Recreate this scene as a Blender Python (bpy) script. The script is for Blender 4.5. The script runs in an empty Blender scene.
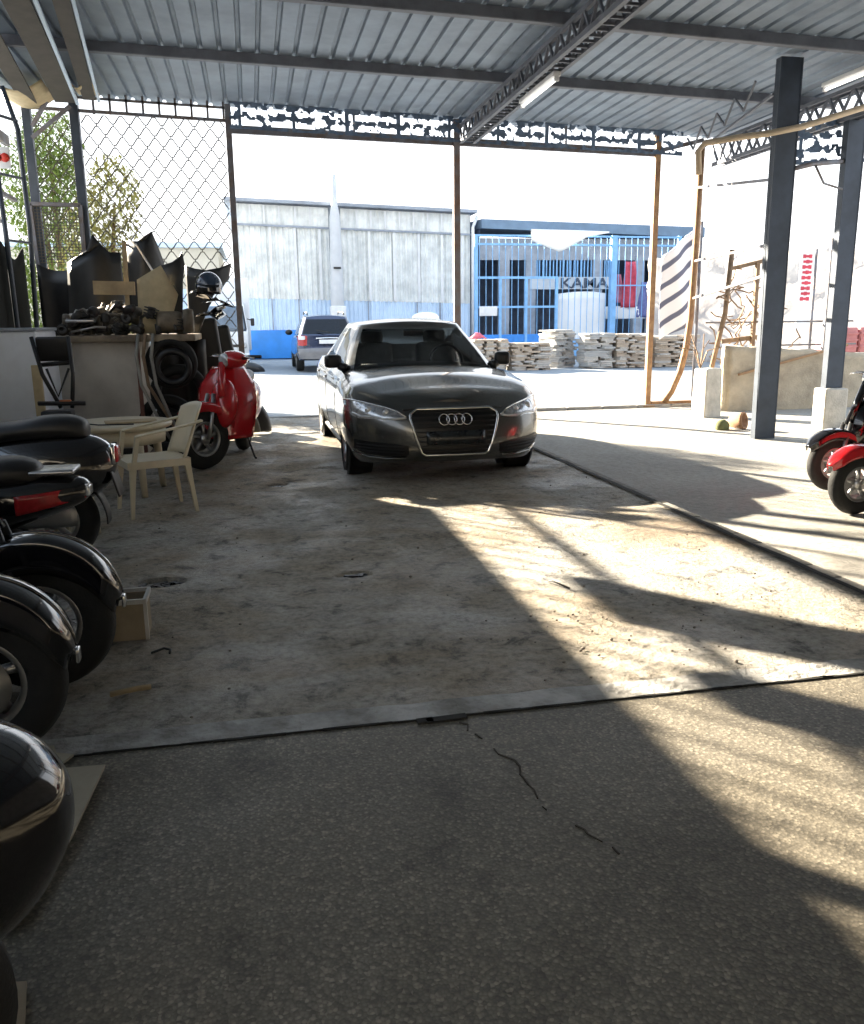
import bpy, bmesh, math, random
from mathutils import Vector, Matrix, noise as mnoise
random.seed(7)
PI = math.pi
S = bpy.context.scene
COL = S.collection
sin, cos = math.sin, math.cos

# ------------------------------------------------------------------ materials
MATS = {}
def nd(nt, kind, **kw):
    n = nt.nodes.new(kind)
    for k, v in kw.items():
        if k in n.inputs.keys(): n.inputs[k].default_value = v
        else: setattr(n, k, v)
    return n
def c4(c): return (c[0], c[1], c[2], 1.0)
def mat(name, col, rough=0.6, metal=0.0, var=0.25, scale=8.0, bump=0.0, bscale=40.0, coat=0.0, col2=None, spec=0.5, dirt=None):
    """procedural surface: base colour broken up by noise, optional bump, coat"""
    if name in MATS: return MATS[name]
    m = bpy.data.materials.new(name); m.use_nodes = True
    nt = m.node_tree; b = nt.nodes['Principled BSDF']
    tc = nd(nt, 'ShaderNodeTexCoord')
    nz = nd(nt, 'ShaderNodeTexNoise', Scale=scale, Detail=6.0, Roughness=0.62)
    nt.links.new(tc.outputs['Object'], nz.inputs['Vector'])
    rp = nd(nt, 'ShaderNodeValToRGB')
    d = col2 if col2 else tuple(max(0, v * (1 - var)) for v in col)
    rp.color_ramp.elements[0].position = 0.36; rp.color_ramp.elements[0].color = c4(d)
    rp.color_ramp.elements[1].position = 0.62; rp.color_ramp.elements[1].color = c4(col)
    nt.links.new(nz.outputs['Fac'], rp.inputs['Fac'])
    nt.links.new(rp.outputs['Color'], b.inputs['Base Color'])
    b.inputs['Roughness'].default_value = rough
    b.inputs['Metallic'].default_value = metal
    b.inputs['Coat Weight'].default_value = coat
    b.inputs['Coat Roughness'].default_value = 0.05
    b.inputs['Specular IOR Level'].default_value = spec
    if bump:
        n2 = nd(nt, 'ShaderNodeTexNoise', Scale=bscale, Detail=4.0)
        nt.links.new(tc.outputs['Object'], n2.inputs['Vector'])
        bp = nd(nt, 'ShaderNodeBump', Strength=bump, Distance=0.02)
        nt.links.new(n2.outputs['Fac'], bp.inputs['Height'])
        nt.links.new(bp.outputs['Normal'], b.inputs['Normal'])
    MATS[name] = m
    return m
def glass(name, tint, gloss=0.05, rough=0.02):
    """tinted pane: transparent tint under a fresnel reflection"""
    if name in MATS: return MATS[name]
    m = bpy.data.materials.new(name); m.use_nodes = True
    nt = m.node_tree; nt.nodes.clear()
    o = nd(nt, 'ShaderNodeOutputMaterial')
    t = nd(nt, 'ShaderNodeBsdfTransparent', Color=c4(tint))
    g = nd(nt, 'ShaderNodeBsdfGlossy', Roughness=rough)
    f = nd(nt, 'ShaderNodeFresnel', IOR=1.5)
    mx = nd(nt, 'ShaderNodeMixShader')
    nt.links.new(f.outputs[0], mx.inputs[0]); nt.links.new(t.outputs[0], mx.inputs[1]); nt.links.new(g.outputs[0], mx.inputs[2])
    nt.links.new(mx.outputs[0], o.inputs[0])
    MATS[name] = m
    return m
def emit(name, col, s):
    if name in MATS: return MATS[name]
    m = bpy.data.materials.new(name); m.use_nodes = True
    b = m.node_tree.nodes['Principled BSDF']
    b.inputs['Base Color'].default_value = c4(col); b.inputs['Emission Color'].default_value = c4(col); b.inputs['Emission Strength'].default_value = s
    MATS[name] = m
    return m

def floor_mat(name, kind):
    m = bpy.data.materials.new(name); m.use_nodes = True
    nt = m.node_tree; b = nt.nodes['Principled BSDF']; L = nt.links.new
    tc = nd(nt, 'ShaderNodeTexCoord')
    def nz(s, d=6.0, r=0.6, dist=0.0):
        n = nd(nt, 'ShaderNodeTexNoise', Scale=s, Detail=d, Roughness=r, Distortion=dist); L(tc.outputs['Object'], n.inputs['Vector']); return n
    def ramp(src, *stops):
        r = nd(nt, 'ShaderNodeValToRGB'); e = r.color_ramp.elements
        e[0].position, e[0].color = stops[0][0], c4(stops[0][1]); e[1].position, e[1].color = stops[-1][0], c4(stops[-1][1])
        for p, c in stops[1:-1]:
            x = e.new(p); x.color = c4(c)
        L(src, r.inputs['Fac']); return r
    def mix(f, a, c, mode='MIX'):
        x = nd(nt, 'ShaderNodeMix', data_type='RGBA', blend_type=mode)
        if isinstance(f, float): x.inputs[0].default_value = f
        else: L(f, x.inputs[0])
        L(a, x.inputs[6]); L(c, x.inputs[7]); return x.outputs[2]
    g = lambda v: (v, v, v)
    if kind == 'terrazzo':
        big = ramp(nz(0.9, 5, .6, .5).outputs['Fac'], (0.3, (.11, .095, .07)), (0.5, (.19, .168, .128)), (0.7, (.25, .228, .188)))
        vo = nd(nt, 'ShaderNodeTexVoronoi', Scale=105.0); L(tc.outputs['Object'], vo.inputs['Vector'])
        vc = nd(nt, 'ShaderNodeSeparateColor'); L(vo.outputs['Color'], vc.inputs[0])
        chip = ramp(vc.outputs[0], (0.0, g(.62)), (0.5, g(.88)), (0.8, g(1.05)), (1.0, g(1.55)))
        rim = ramp(vo.outputs['Distance'], (0.3, g(1)), (0.62, g(.75)))
        c = mix(1.0, big.outputs[0], chip.outputs[0], 'MULTIPLY'); c = mix(1.0, c, rim.outputs[0], 'MULTIPLY')
        spots = ramp(nz(3.2, 8, .7).outputs['Fac'], (0.3, g(.5)), (0.44, g(1.0)))
        c = mix(1.0, c, spots.outputs[0], 'MULTIPLY')
        L(c, b.inputs['Base Color'])
        b.inputs['Roughness'].default_value = 0.55
        bp = nd(nt, 'ShaderNodeBump', Strength=0.25, Distance=0.004); L(vo.outputs['Distance'], bp.inputs['Height']); L(bp.outputs[0], b.inputs['Normal'])
    elif kind == 'dirt':
        big = ramp(nz(0.7, 6, .62, .8).outputs['Fac'], (0.28, (.22, .165, .11)), (0.45, (.31, .265, .20)), (0.6, (.35, .33, .29)), (0.75, (.40, .39, .37)))
        fine = ramp(nz(26, 8, .75).outputs['Fac'], (0.3, g(.45)), (0.5, g(1.0)), (0.72, g(1.35)))
        mid = ramp(nz(5.5, 8, .72, .4).outputs['Fac'], (0.36, g(.30)), (0.45, g(.85)), (0.55, g(1.0)), (0.75, g(1.15)))
        c = mix(1.0, big.outputs[0], fine.outputs[0], 'MULTIPLY'); c = mix(1.0, c, mid.outputs[0], 'MULTIPLY')
        L(c, b.inputs['Base Color'])
        rr = ramp(nz(1.6, 5).outputs['Fac'], (0.4, g(.46)), (0.6, g(.88))); L(rr.outputs[0], b.inputs['Roughness'])
        bp = nd(nt, 'ShaderNodeBump', Strength=0.75, Distance=0.03); L(nz(22, 9, .7).outputs['Fac'], bp.inputs['Height']); L(bp.outputs[0], b.inputs['Normal'])
    else:
        base = {'slab': ((.27, .255, .225), (.36, .345, .31)), 'street': ((.20, .225, .25), (.27, .295, .32))}[kind]
        big = ramp(nz(0.8, 6, .6, .4).outputs['Fac'], (0.3, base[0]), (0.65, base[1]))
        fine = ramp(nz(18, 8, .7).outputs['Fac'], (0.3, g(.7)), (0.55, g(1.0)), (0.75, g(1.12)))
        L(mix(1.0, big.outputs[0], fine.outputs[0], 'MULTIPLY'), b.inputs['Base Color'])
        b.inputs['Roughness'].default_value = 0.8
        bp = nd(nt, 'ShaderNodeBump', Strength=0.5, Distance=0.02); L(nz(20, 7, .65).outputs['Fac'], bp.inputs['Height']); L(bp.outputs[0], b.inputs['Normal'])
    return m

# ------------------------------------------------------------------ mesh helpers
class MB:
    def __init__(s): s.v = []; s.f = []; s.sm = []
    def add(s, vs, fs, smooth=False):
        o = len(s.v); s.v += [Vector(p) for p in vs]
        s.f += [tuple(i + o for i in f) for f in fs]; s.sm += [smooth] * len(fs); return s
    def box(s, c, d, rot=None, taper=1.0):
        hx, hy, hz = d[0] / 2, d[1] / 2, d[2] / 2
        p = [Vector((x * (taper if z > 0 else 1), y * (taper if z > 0 else 1), z)) for z in (-hz, hz) for y in (-hy, hy) for x in (-hx, hx)]
        if rot is not None:
            R = rot if isinstance(rot, Matrix) else Matrix.Rotation(rot, 3, 'Z')
            p = [R @ q for q in p]
        c = Vector(c)
        return s.add([q + c for q in p], [(0, 2, 3, 1), (4, 5, 7, 6), (0, 1, 5, 4), (2, 6, 7, 3), (0, 4, 6, 2), (1, 3, 7, 5)])
    def rbox(s, c, d, r=0.01, rot=None, seg=2):
        """box with rounded edges"""
        bm = bmesh.new(); bmesh.ops.create_cube(bm, size=1.0)
        for v in bm.verts: v.co = Vector((v.co.x * d[0], v.co.y * d[1], v.co.z * d[2]))
        bmesh.ops.bevel(bm, geom=bm.edges[:], offset=r, segments=seg, profile=0.6, affect='EDGES')
        R = Matrix.Identity(3) if rot is None else (rot if isinstance(rot, Matrix) else Matrix.Rotation(rot, 3, 'Z'))
        bm.verts.index_update()
        s.add([R @ v.co + Vector(c) for v in bm.verts], [tuple(v.index for v in f.verts) for f in bm.faces], True); bm.free(); return s
    def tube(s, pts, r, n=8, cap=True, smooth=True, closed=False):
        pts = [Vector(p) for p in pts]; N = len(pts); rs = r if isinstance(r, (list, tuple)) else [r] * N
        vs = []; up = None
        for i, p in enumerate(pts):
            if closed: t = pts[(i + 1) % N] - pts[i - 1]
            else: t = pts[min(i + 1, N - 1)] - pts[max(i - 1, 0)]
            t.normalize()
            if up is None: up = Vector((0, 0, 1)) if abs(t.z) < .9 else Vector((1, 0, 0))
            a = t.cross(up); a.normalize(); b = a.cross(t); b.normalize(); up = b
            for k in range(n):
                w = 2 * PI * (k + .5) / n
                vs.append(p + a * (rs[i] * cos(w)) + b * (rs[i] * sin(w)))
        fs = []
        M = N if closed else N - 1
        for i in range(M):
            for k in range(n):
                j = (i + 1) % N
                fs.append((i * n + k, j * n + k, j * n + (k + 1) % n, i * n + (k + 1) % n))
        if cap and not closed: fs += [tuple(range(n)), tuple(range((N - 1) * n, N * n))[::-1]]
        return s.add(vs, fs, smooth and n > 5)
    def bar(s, a, b, w, h=None):
        """rectangular bar from a to b"""
        a, b = Vector(a), Vector(b); t = (b - a); L = t.length; t.normalize()
        up = Vector((0, 0, 1)) if abs(t.z) < .95 else Vector((0, 1, 0))
        x = t.cross(up).normalized(); y = x.cross(t)
        R = Matrix((x, t, y)).transposed()
        return s.box((a + b) / 2, (w, L, h or w), R)
    def lathe(s, prof, c, axis='Z', n=32, smooth=True, closed=False):
        """prof: (radius, along) points spun about axis"""
        c = Vector(c); vs = []
        for (r, h) in prof:
            for k in range(n):
                w = 2 * PI * k / n; a, b = r * cos(w), r * sin(w)
                vs.append(c + {'Z': Vector((a, b, h)), 'Y': Vector((a, h, b)), 'X': Vector((h, a, b))}[axis])
        fs = []; P = len(prof)
        for i in range(P if closed else P - 1):
            j = (i + 1) % P
            for k in range(n): fs.append((i * n + k, i * n + (k + 1) % n, j * n + (k + 1) % n, j * n + k))
        return s.add(vs, fs, smooth)
    def grid(s, fn, nu, nv, smooth=True, wrapu=False):
        vs = [fn(i / (nu if wrapu else nu - 1), j / (nv - 1)) for j in range(nv) for i in range(nu)]
        fs = []
        for j in range(nv - 1):
            for i in range(nu if wrapu else nu - 1):
                k = (i + 1) % nu
                fs.append((j * nu + i, j * nu + k, (j + 1) * nu + k, (j + 1) * nu + i))
        return s.add(vs, fs, smooth)
    def loft(s, rings, cap=True, smooth=True):
        n = len(rings[0]); vs = [p for r in rings for p in r]; fs = []
        for i in range(len(rings) - 1):
            for k in range(n): fs.append((i * n + k, i * n + (k + 1) % n, (i + 1) * n + (k + 1) % n, (i + 1) * n + k))
        if cap: fs += [tuple(range(n))[::-1], tuple(range((len(rings) - 1) * n, len(rings) * n))]
        return s.add(vs, fs, smooth)
    def prism(s, poly, fn, t, smooth=False):
        """polygon in 2-D mapped by fn(u,v,w) with thickness t along w"""
        n = len(poly)
        vs = [fn(u, v, 0) for u, v in poly] + [fn(u, v, t) for u, v in poly]
        return s.add(vs, [tuple(range(n))[::-1], tuple(range(n, 2 * n))] + [(k, (k + 1) % n, n + (k + 1) % n, n + k) for k in range(n)], smooth)
    def ell(s, c, d, n=16, m=10, rot=None):
        c = Vector(c)
        def fn(u, v):
            a, b = 2 * PI * u, PI * v
            p = Vector((d[0] * sin(b) * cos(a), d[1] * sin(b) * sin(a), d[2] * cos(b)))
            if rot is not None: p = rot @ p
            return c + p
        return s.grid(fn, n, m, True, True)
    def xf(s, M):
        s.v = [M @ p for p in s.v]; return s
    def build(s, name, m, parent=None, local=False, solid=0.0, sub=0, bev=0.0, merge=True):
        vs = s.v
        if parent is not None and not local:
            Mi = wm(parent).inverted(); vs = [Mi @ p for p in vs]
        me = bpy.data.meshes.new(name); me.from_pydata(vs, [], s.f)
        for p, q in zip(me.polygons, s.sm): p.use_smooth = q
        bm = bmesh.new(); bm.from_mesh(me)
        if merge: bmesh.ops.remove_doubles(bm, verts=bm.verts, dist=1e-5)
        bmesh.ops.recalc_face_normals(bm, faces=bm.faces); bm.to_mesh(me); bm.free()
        o = bpy.data.objects.new(name, me); COL.objects.link(o); me.materials.append(m)
        if parent is not None: o.parent = parent
        if solid:
            x = o.modifiers.new('solid', 'SOLIDIFY'); x.thickness = solid; x.offset = 0
        if bev:
            x = o.modifiers.new('bevel', 'BEVEL'); x.width = bev; x.segments = 2; x.limit_method = 'ANGLE'
        if sub:
            x = o.modifiers.new('sub', 'SUBSURF'); x.levels = sub; x.render_levels = sub
        return o
def wm(o):
    M = Matrix.LocRotScale(o.location, o.rotation_euler, o.scale)
    return wm(o.parent) @ M if o.parent else M
def tag(o, label, cat, group=None, kind=None):
    if label: o['label'] = label
    if cat: o['category'] = cat
    if group: o['group'] = group
    if kind: o['kind'] = kind
    return o
def thing(name, label, cat, loc=(0, 0, 0), rz=0.0, group=None, kind=None, tilt=None):
    o = bpy.data.objects.new(name, None); COL.objects.link(o); o.empty_display_size = .1
    o.location = loc; o.rotation_euler = tilt if tilt else (0, 0, rz)
    return tag(o, label, cat, group, kind)
def struct(name, mb, m, label=None, **kw):
    o = mb.build(name, m, **kw); o['kind'] = 'structure'
    if label: o['label'] = label
    return o
def copy_tree(o, parent=None):
    c = o.copy(); COL.objects.link(c); c.parent = parent
    for ch in list(o.children): copy_tree(ch, c)
    return c
def lerp(a, b, t): return a + (b - a) * t
def interp(x, tab):
    if x <= tab[0][0]: return tab[0][1]
    for (a, p), (b, q) in zip(tab, tab[1:]):
        if x <= b:
            t = (x - a) / (b - a); t = t * t * (3 - 2 * t) * .5 + t * .5
            return lerp(p, q, t)
    return tab[-1][1]

# ------------------------------------------------------------------ palette
M_steel = mat('dark_blue_steel', (.045, .06, .085), .5, .25, .35, 3)
M_post = mat('grey_painted_steel', (.17, .18, .21), .55, .3, .4, 6, col2=(.13, .10, .085))
M_rust = mat('ochre_painted_steel', (.36, .22, .11), .65, .1, .4, 9, col2=(.24, .13, .07))
M_black = mat('black_plastic', (.012, .012, .013), .45, 0, .3, 10)
M_gloss = mat('gloss_black_paint', (.006, .006, .008), .12, 0, .2, 4, coat=1.0)
M_rubber = mat('tyre_rubber', (.014, .014, .014), .8, 0, .3, 20, bump=.2, bscale=90)
M_chrome = mat('chrome', (.72, .72, .72), .12, 1.0, .1, 5)
M_alu = mat('cast_aluminium', (.5, .5, .5), .35, 1.0, .2, 8)
M_red = mat('red_scooter_paint', (.52, .012, .018), .22, 0, .12, 4, coat=.8)
M_redglass = mat('red_lamp_plastic', (.42, .015, .02), .2, 0, .3, 30, coat=.5)
M_lens = mat('clear_lamp_lens', (.62, .64, .66), .08, .35, .3, 14, coat=1.0)
M_white = mat('white_painted_metal', (.72, .73, .74), .5, 0, .1, 4)
M_plast = mat('ivory_plastic', (.66, .58, .42), .45, 0, .12, 5)
M_board = mat('beige_board', (.56, .46, .28), .7, 0, .22, 6)
M_carton = mat('brown_cardboard', (.36, .29, .20), .85, 0, .25, 7)
M_conc = mat('pale_concrete', (.55, .52, .46), .85, 0, .3, 5, bump=.4)
M_wood = mat('pine_batten', (.5, .38, .22), .7, 0, .3, 6)

# ------------------------------------------------------------------ camera (fitted from the photograph's vanishing points)
fpx = 854.0
Rw = [(0.979, 0.055, -0.195), (-0.203, 0.211, -0.956), (-0.012, 0.976, 0.217)]
def dirpx(x, y):
    return Vector(((x - 432) / fpx, -(y - 512) / fpx, -1.0)).normalized()
Dv = dirpx(251, 324); dn = dirpx(478, 4350); dn = (dn - Dv * dn.dot(Dv)).normalized()
Zv = -dn; Xv = Dv.cross(Zv)
R3 = Matrix((Xv, Dv, Zv))
cam = bpy.data.cameras.new('camera'); camo = bpy.data.objects.new('camera', cam); COL.objects.link(camo)
camo.matrix_world = Matrix.Translation((0, 0, 1.42)) @ R3.to_4x4()
cam.sensor_fit = 'VERTICAL'; cam.sensor_height = 24.0; cam.sensor_width = 24.0 * 864 / 1024
cam.lens = fpx / 1024 * 24.0
cam.clip_start = 0.05; cam.clip_end = 500
S.camera = camo

# ------------------------------------------------------------------ light
SUN_AZ, SUN_EL = math.radians(-40), math.radians(22)
sd = bpy.data.lights.new('sun', 'SUN'); sd.energy = 42.0; sd.color = (1.0, .88, .70); sd.angle = math.radians(.6)
so = bpy.data.objects.new('sun', sd); COL.objects.link(so)
tow = Vector((sin(SUN_AZ) * cos(SUN_EL), cos(SUN_AZ) * cos(SUN_EL), sin(SUN_EL)))
so.rotation_euler = tow.to_track_quat('Z', 'Y').to_euler(); so.location = (-20, 25, 14)
w = bpy.data.worlds.new('World'); S.world = w; w.use_nodes = True
nt = w.node_tree; bg = nt.nodes['Background']
tc = nd(nt, 'ShaderNodeTexCoord'); sx = nd(nt, 'ShaderNodeSeparateXYZ'); rp = nd(nt, 'ShaderNodeValToRGB')
nt.links.new(tc.outputs['Generated'], sx.inputs[0]); nt.links.new(sx.outputs[2], rp.inputs['Fac'])
rp.color_ramp.elements[0].color = (1.0, .99, .97, 1); rp.color_ramp.elements[1].color = (.55, .74, 1.0, 1); rp.color_ramp.elements[1].position = .9
nt.links.new(rp.outputs['Color'], bg.inputs['Color']); bg.inputs['Strength'].default_value = 2.15
vs = S.view_settings
S.display_settings.display_device = 'sRGB'; vs.view_transform = 'Standard'; vs.look = 'None'; vs.exposure = 0.0; vs.gamma = 1.0; vs.use_curve_mapping = False
S.cycles.use_denoising = True; S.cycles.max_bounces = 8; S.cycles.diffuse_bounces = 5; S.cycles.sample_clamp_indirect = 6.0
S.cycles.transparent_max_bounces = 16

# ------------------------------------------------------------------ ground
KX = 3.08      # edge where the shed floor steps down to the side apron
m = MB().box((2.2, -.6, -.15), (10.4, 6.86, .3)); struct('floor', m, floor_mat('terrazzo_concrete', 'terrazzo'), 'speckled terrazzo floor in the foreground')
# worn dirt covered concrete: displaced grid with two broken drain holes
PITS = [(-.58, 4.86, .16, .07), (.52, 4.77, .105, .05), (.15, 7.72, .10, .06), (.66, 8.55, .12, .06)]
def dirt(u, v):
    x, y = lerp(-3.0, KX, u), lerp(2.975, 13.45, v)
    z = .010 * mnoise.noise(Vector((x * 1.3, y * 1.3, 0))) + .006 * mnoise.noise(Vector((x * 6, y * 6, 3))) - .004
    for px, py, a, b in PITS:
        n = .35 * mnoise.noise(Vector((x * 14, y * 14, px)))
        q = ((x - px) / a) ** 2 + ((y - py) / b) ** 2
        z -= .075 * max(0, 1 - (q + n) ** 1.5) if q + n > 0 else .075
    e = min(1, (KX - x) / .05)
    return Vector((x, y, z if e > .5 else .004))
md = MB().grid(dirt, 205, 300)
md.box(((KX - 3.0) / 2, 8.21, -.2), (KX + 3.0, 10.48, .2))
struct('floor', md, floor_mat('dirty_concrete', 'dirt'), 'dirty worn concrete floor under the shed')
for px, py, a, b in PITS:
    q = MB()
    for k in range(45):
        t = random.random() * 6.28; r = random.random() ** .6
        q.box((px + a * .7 * r * cos(t), py + b * .7 * r * sin(t), -.04 + .02 * random.random()), (.04 * random.uniform(.5, 1.6), .02, .012), random.random() * 3)
    tag(q.build('pit_filler', M_black), 'dark rubbish added to darken a broken hole in the dirty floor' , 'filler', 'rubbish in the floor holes', 'stuff')  # near-black pieces added so the holes look darker
# pale threshold strip
m = MB().grid(lambda u, v: Vector((lerp(-3, 9, u), lerp(2.835, 2.97, v) + .012 * mnoise.noise(Vector((u * 60, v * 3, 1))) * (1 if v > .5 else .4), .006 + .005 * mnoise.noise(Vector((u * 80, v * 4, 0))))), 240, 5)
m.box((3, 2.90, -.1), (12, .13, .19)); struct('trim_1', m, mat('threshold_cement', (.46, .45, .43), .8, 0, .5, 5, bump=.6, col2=(.20, .19, .17)), 'pale cement threshold strip across the floor')
m = MB()
for k in range(60):
    x0 = -3 + k * .2 + random.uniform(-.02, .02)
    m.box((x0 + .1, 2.830 + random.uniform(-.002, .002), .003), (.25, .006 + .012 * (random.random() ** 3), .006))
for x, l in ((.62, .15), (.54, .06)): m.box((x, 2.815, .005), (l, .035, .008), .05)
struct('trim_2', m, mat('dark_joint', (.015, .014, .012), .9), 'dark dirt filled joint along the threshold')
rc = random.Random(2); pts = [Vector((.66, 2.78, .0015))]
while pts[-1].y > 1.9: pts.append(pts[-1] + Vector((rc.uniform(-.015, .028), rc.uniform(-.05, -.02), 0)))
m = MB()
for a, b in zip(pts, pts[1:]):
    if rc.random() < .72: m.bar(a, b, rc.uniform(.002, .007), .003)
struct('trim_5', m, mat('crack_dirt', (.05, .04, .03), .9), 'thin crack across the terrazzo floor')
# kerb and apron
m = MB()
for k in range(40):
    y0 = 2.97 + k * .262
    m.rbox((KX + .035, y0 + .131, -.095 + .004 * mnoise.noise(Vector((k * 1.7, 0, 0)))), (.09 + .012 * random.random(), .263, .2), .014)
struct('kerb', m, mat('kerb_concrete', (.24, .225, .20), .8, 0, .35, 8, bump=.4), 'low concrete step edge along the shed floor')
def apz(y):
    t = min(1, max(0, (y - 6) / 5)); return -.125 + .09 * t * t * (3 - 2 * t)
M_slab = floor_mat('apron_concrete', 'slab')
m = MB().grid(lambda u, v: Vector((lerp(KX - .05, 16, u), lerp(2.97, 13.5, v), apz(lerp(2.97, 13.5, v)) + .006 * mnoise.noise(Vector((u * 20, v * 14, 2))))), 60, 60)
struct('pavement', m, M_slab, 'sunlit concrete apron beside the shed floor')
m = MB().box((9, -.6, -.21), (6, 7.0, .3)); struct('pavement', m, M_slab)
m = MB().grid(lambda u, v: Vector((lerp(-40, 60, u), lerp(13.45, 60, v), -.03 + .02 * mnoise.noise(Vector((u * 30, v * 20, 7))))), 80, 60)
struct('street', m, floor_mat('street_asphalt', 'street'), 'pale sunlit street in front of the shed')
m = MB()
for k in range(26):
    m.rbox((-3 + k * .62 + .3, 13.5, -.05), (.615, .16, .13), .02)
struct('trim_3', m, mat('sill_concrete', (.38, .37, .35), .85, 0, .3, 6), 'concrete sill at the open front of the shed')

m = MB().grid(lambda u, v: Vector((KX - .035 + u * (.045 + .03 * mnoise.noise(Vector((v * 25, 0, 3)))), lerp(2.98, 13.3, v), .0085)), 4, 160)  # even dark strip where floor meets kerb
struct('trim_4', m, MATS['dark_joint'], 'dark strip along the joint of floor and concrete step')
# ------------------------------------------------------------------ roof
def roofz(x): return 4.489 - .028 * x
M_sheet = mat('galvanised_sheet', (.21, .265, .34), .5, .3, .25, 2.5)
prof = []
X0, X1, P = -3.35, 7.9, .215
x = X0
while x < X1:
    for dx, dz in ((0, 0), (.125, 0), (.14, .034), (.175, .034), (.19, 0)): prof.append((x + dx, dz))
    x += P
m = MB()
YS = [-4.2, -1.9, .3, 2.5, 4.65, 6.8, 8.95, 11.1, 13.75]
for a, b in zip(YS, YS[1:]):
    n = len(prof); vsx = [Vector((x, a - .05, roofz(x) + d + .035)) for x, d in prof] + [Vector((x, b, roofz(x) + d + .025)) for x, d in prof]
    m.add(vsx, [(k, k + 1, n + k + 1, n + k) for k in range(n - 1)])
struct('ceiling', m, M_sheet, 'corrugated metal roof sheets of the shed', solid=.004)
M_purl = mat('purlin_steel', (.15, .165, .20), .6, .3, .3, 4)
for i, y in enumerate([-1.9, .3, 2.5, 4.65, 6.8, 8.95, 11.1]):
    m = MB(); a, b = Vector((X0, y, roofz(X0) - .03)), Vector((X1, y, roofz(X1) - .03))
    m.bar(a, b, .05, .10); m.bar(a + Vector((0, .03, -.05)), b + Vector((0, .03, -.05)), .09, .012)
    lab = {8.95: 'steel roof purlin second from the open front', 11.1: 'steel roof purlin nearest the open front'}.get(y)
    o = m.build('purlin', M_purl); tag(o, lab or 'steel roof purlin deeper inside the shed overhead', 'purlin', None if lab else 'purlins')
def truss(name, label, a, b, depth, wid, n):
    a, b = Vector(a), Vector(b); t = thing(name, label, 'truss', a)
    for s in (-1, 1):
        o = Vector((s * wid / 2, 0, 0)) if abs((b - a).y) > abs((b - a).x) else Vector((0, s * wid / 2, 0))
        MB().bar(a + o, b + o, .045, .045).build('top_chord', M_purl, t)
        MB().bar(a + o - Vector((0, 0, depth)), b + o - Vector((0, 0, depth)), .05, .05).build('bottom_chord', M_purl, t)
    mw = MB()
    for k in range(n):
        p, q = a.lerp(b, k / n), a.lerp(b, (k + .5) / n); r = a.lerp(b, (k + 1) / n)
        dz = Vector((0, 0, depth))
        for s in (-1, 1):
            o = Vector((s * wid / 2, 0, 0)) if abs((b - a).y) > abs((b - a).x) else Vector((0, s * wid / 2, 0))
            mw.bar(p + o, q + o - dz, .028); mw.bar(q + o - dz, r + o, .028)
        o = Vector((wid / 2, 0, 0)) if abs((b - a).y) > abs((b - a).x) else Vector((0, wid / 2, 0))
        mw.bar(p - o - dz, p + o - dz, .025); mw.bar(q - o - dz, q + o - dz, .025)
    mw.build('lattice', M_purl, t)
    return t
truss('roof_truss', 'lattice steel roof beam over the parked sedan, running to the front', (3.36, -4, roofz(3.4) - .1), (3.36, 13.5, roofz(3.4) - .1), .22, .20, 52)
truss('side_truss', 'lattice steel beam along the right edge of the roof', (7.5, -4, roofz(7.5) - .1), (7.5, 13.5, roofz(7.5) - .1), .34, .14, 36)
def lamp(loc, label, L=.95):
    t = thing('fluorescent_lamp', label, 'lamp', loc)
    MB().rbox((0, 0, .035), (.09, L, .05), .008).build('housing', M_white, t, local=True)
    MB().lathe([(.001, -L / 2 + .04), (.017, -L / 2 + .04), (.017, L / 2 - .04), (.001, L / 2 - .04)], (0, 0, -.02), 'Y', 12).build('tube', emit('lit_tube', (1, .98, .94), 1.6), t, local=True)
    q = MB()
    for s in (-1, 1): q.box((0, s * (L / 2 - .02), -.01), (.05, .03, .06))
    q.build('socket', M_white, t, local=True)
lamp((3.40, 10.2, 4.00), 'long white strip lamp fixed to the lattice roof beam', 1.25)
lamp((6.95, 9.6, 4.12), 'white strip lamp under the roof edge near the dark columns', .8)

# lattice of sky-lit grille under the eave, left part
FY = 13.5
t = thing('eave_grille', 'open steel grille between left posts under the roof eave', 'grille', (-2.2, FY, 4.4))
q = MB().bar((-2.85, FY, 4.36), (-.14, FY, 4.27), .04); q.bar((-2.85, FY, 4.53), (-.14, FY, 4.44), .03)
q.build('rail', M_post, t)
for k in range(10): MB().bar((-2.2 + k * .22, FY, 4.3), (-2.2 + k * .22, FY, 4.56), .03).build('upright', M_post, t)
# camouflage net fringe
def cammesh(a, b, z0, z1, zt, seed, slope):
    q = MB(); n, mm = int((b - a) / .015), int((z1 - z0) / .015)
    P = {}
    def pt(i, j):
        if (i, j) not in P:
            x = a + (b - a) * i / n; z = z0 + (z1 - z0) * j / mm + slope * (x - a)
            P[(i, j)] = len(q.v); q.v.append(Vector((x, FY - .06 + .03 * mnoise.noise(Vector((x * 3, z * 5, seed))), z)))
        return P[(i, j)]
    for i in range(n):
        for j in range(mm):
            x, z = a + (b - a) * (i + .5) / n, z0 + (z1 - z0) * (j + .5) / mm
            v = mnoise.noise(Vector((x * 7.5, z * 11, seed))) + .55 * mnoise.noise(Vector((x * 19, z * 22, seed + 5)))
            row = cos(2 * PI * (z - z0 - .09) / .16)
            edge = j < 2 or j >= mm - 2
            if v + .28 * row < -.06 or (edge and v < .35) or (abs(x * 1.3 - round(x * 1.3)) < .035):
                q.f.append((pt(i, j), pt(i + 1, j), pt(i + 1, j + 1), pt(i, j + 1))); q.sm.append(False)
    return q
M_net = mat('camouflage_net', (.13, .19, .29), .9, 0, .4, 12)
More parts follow.
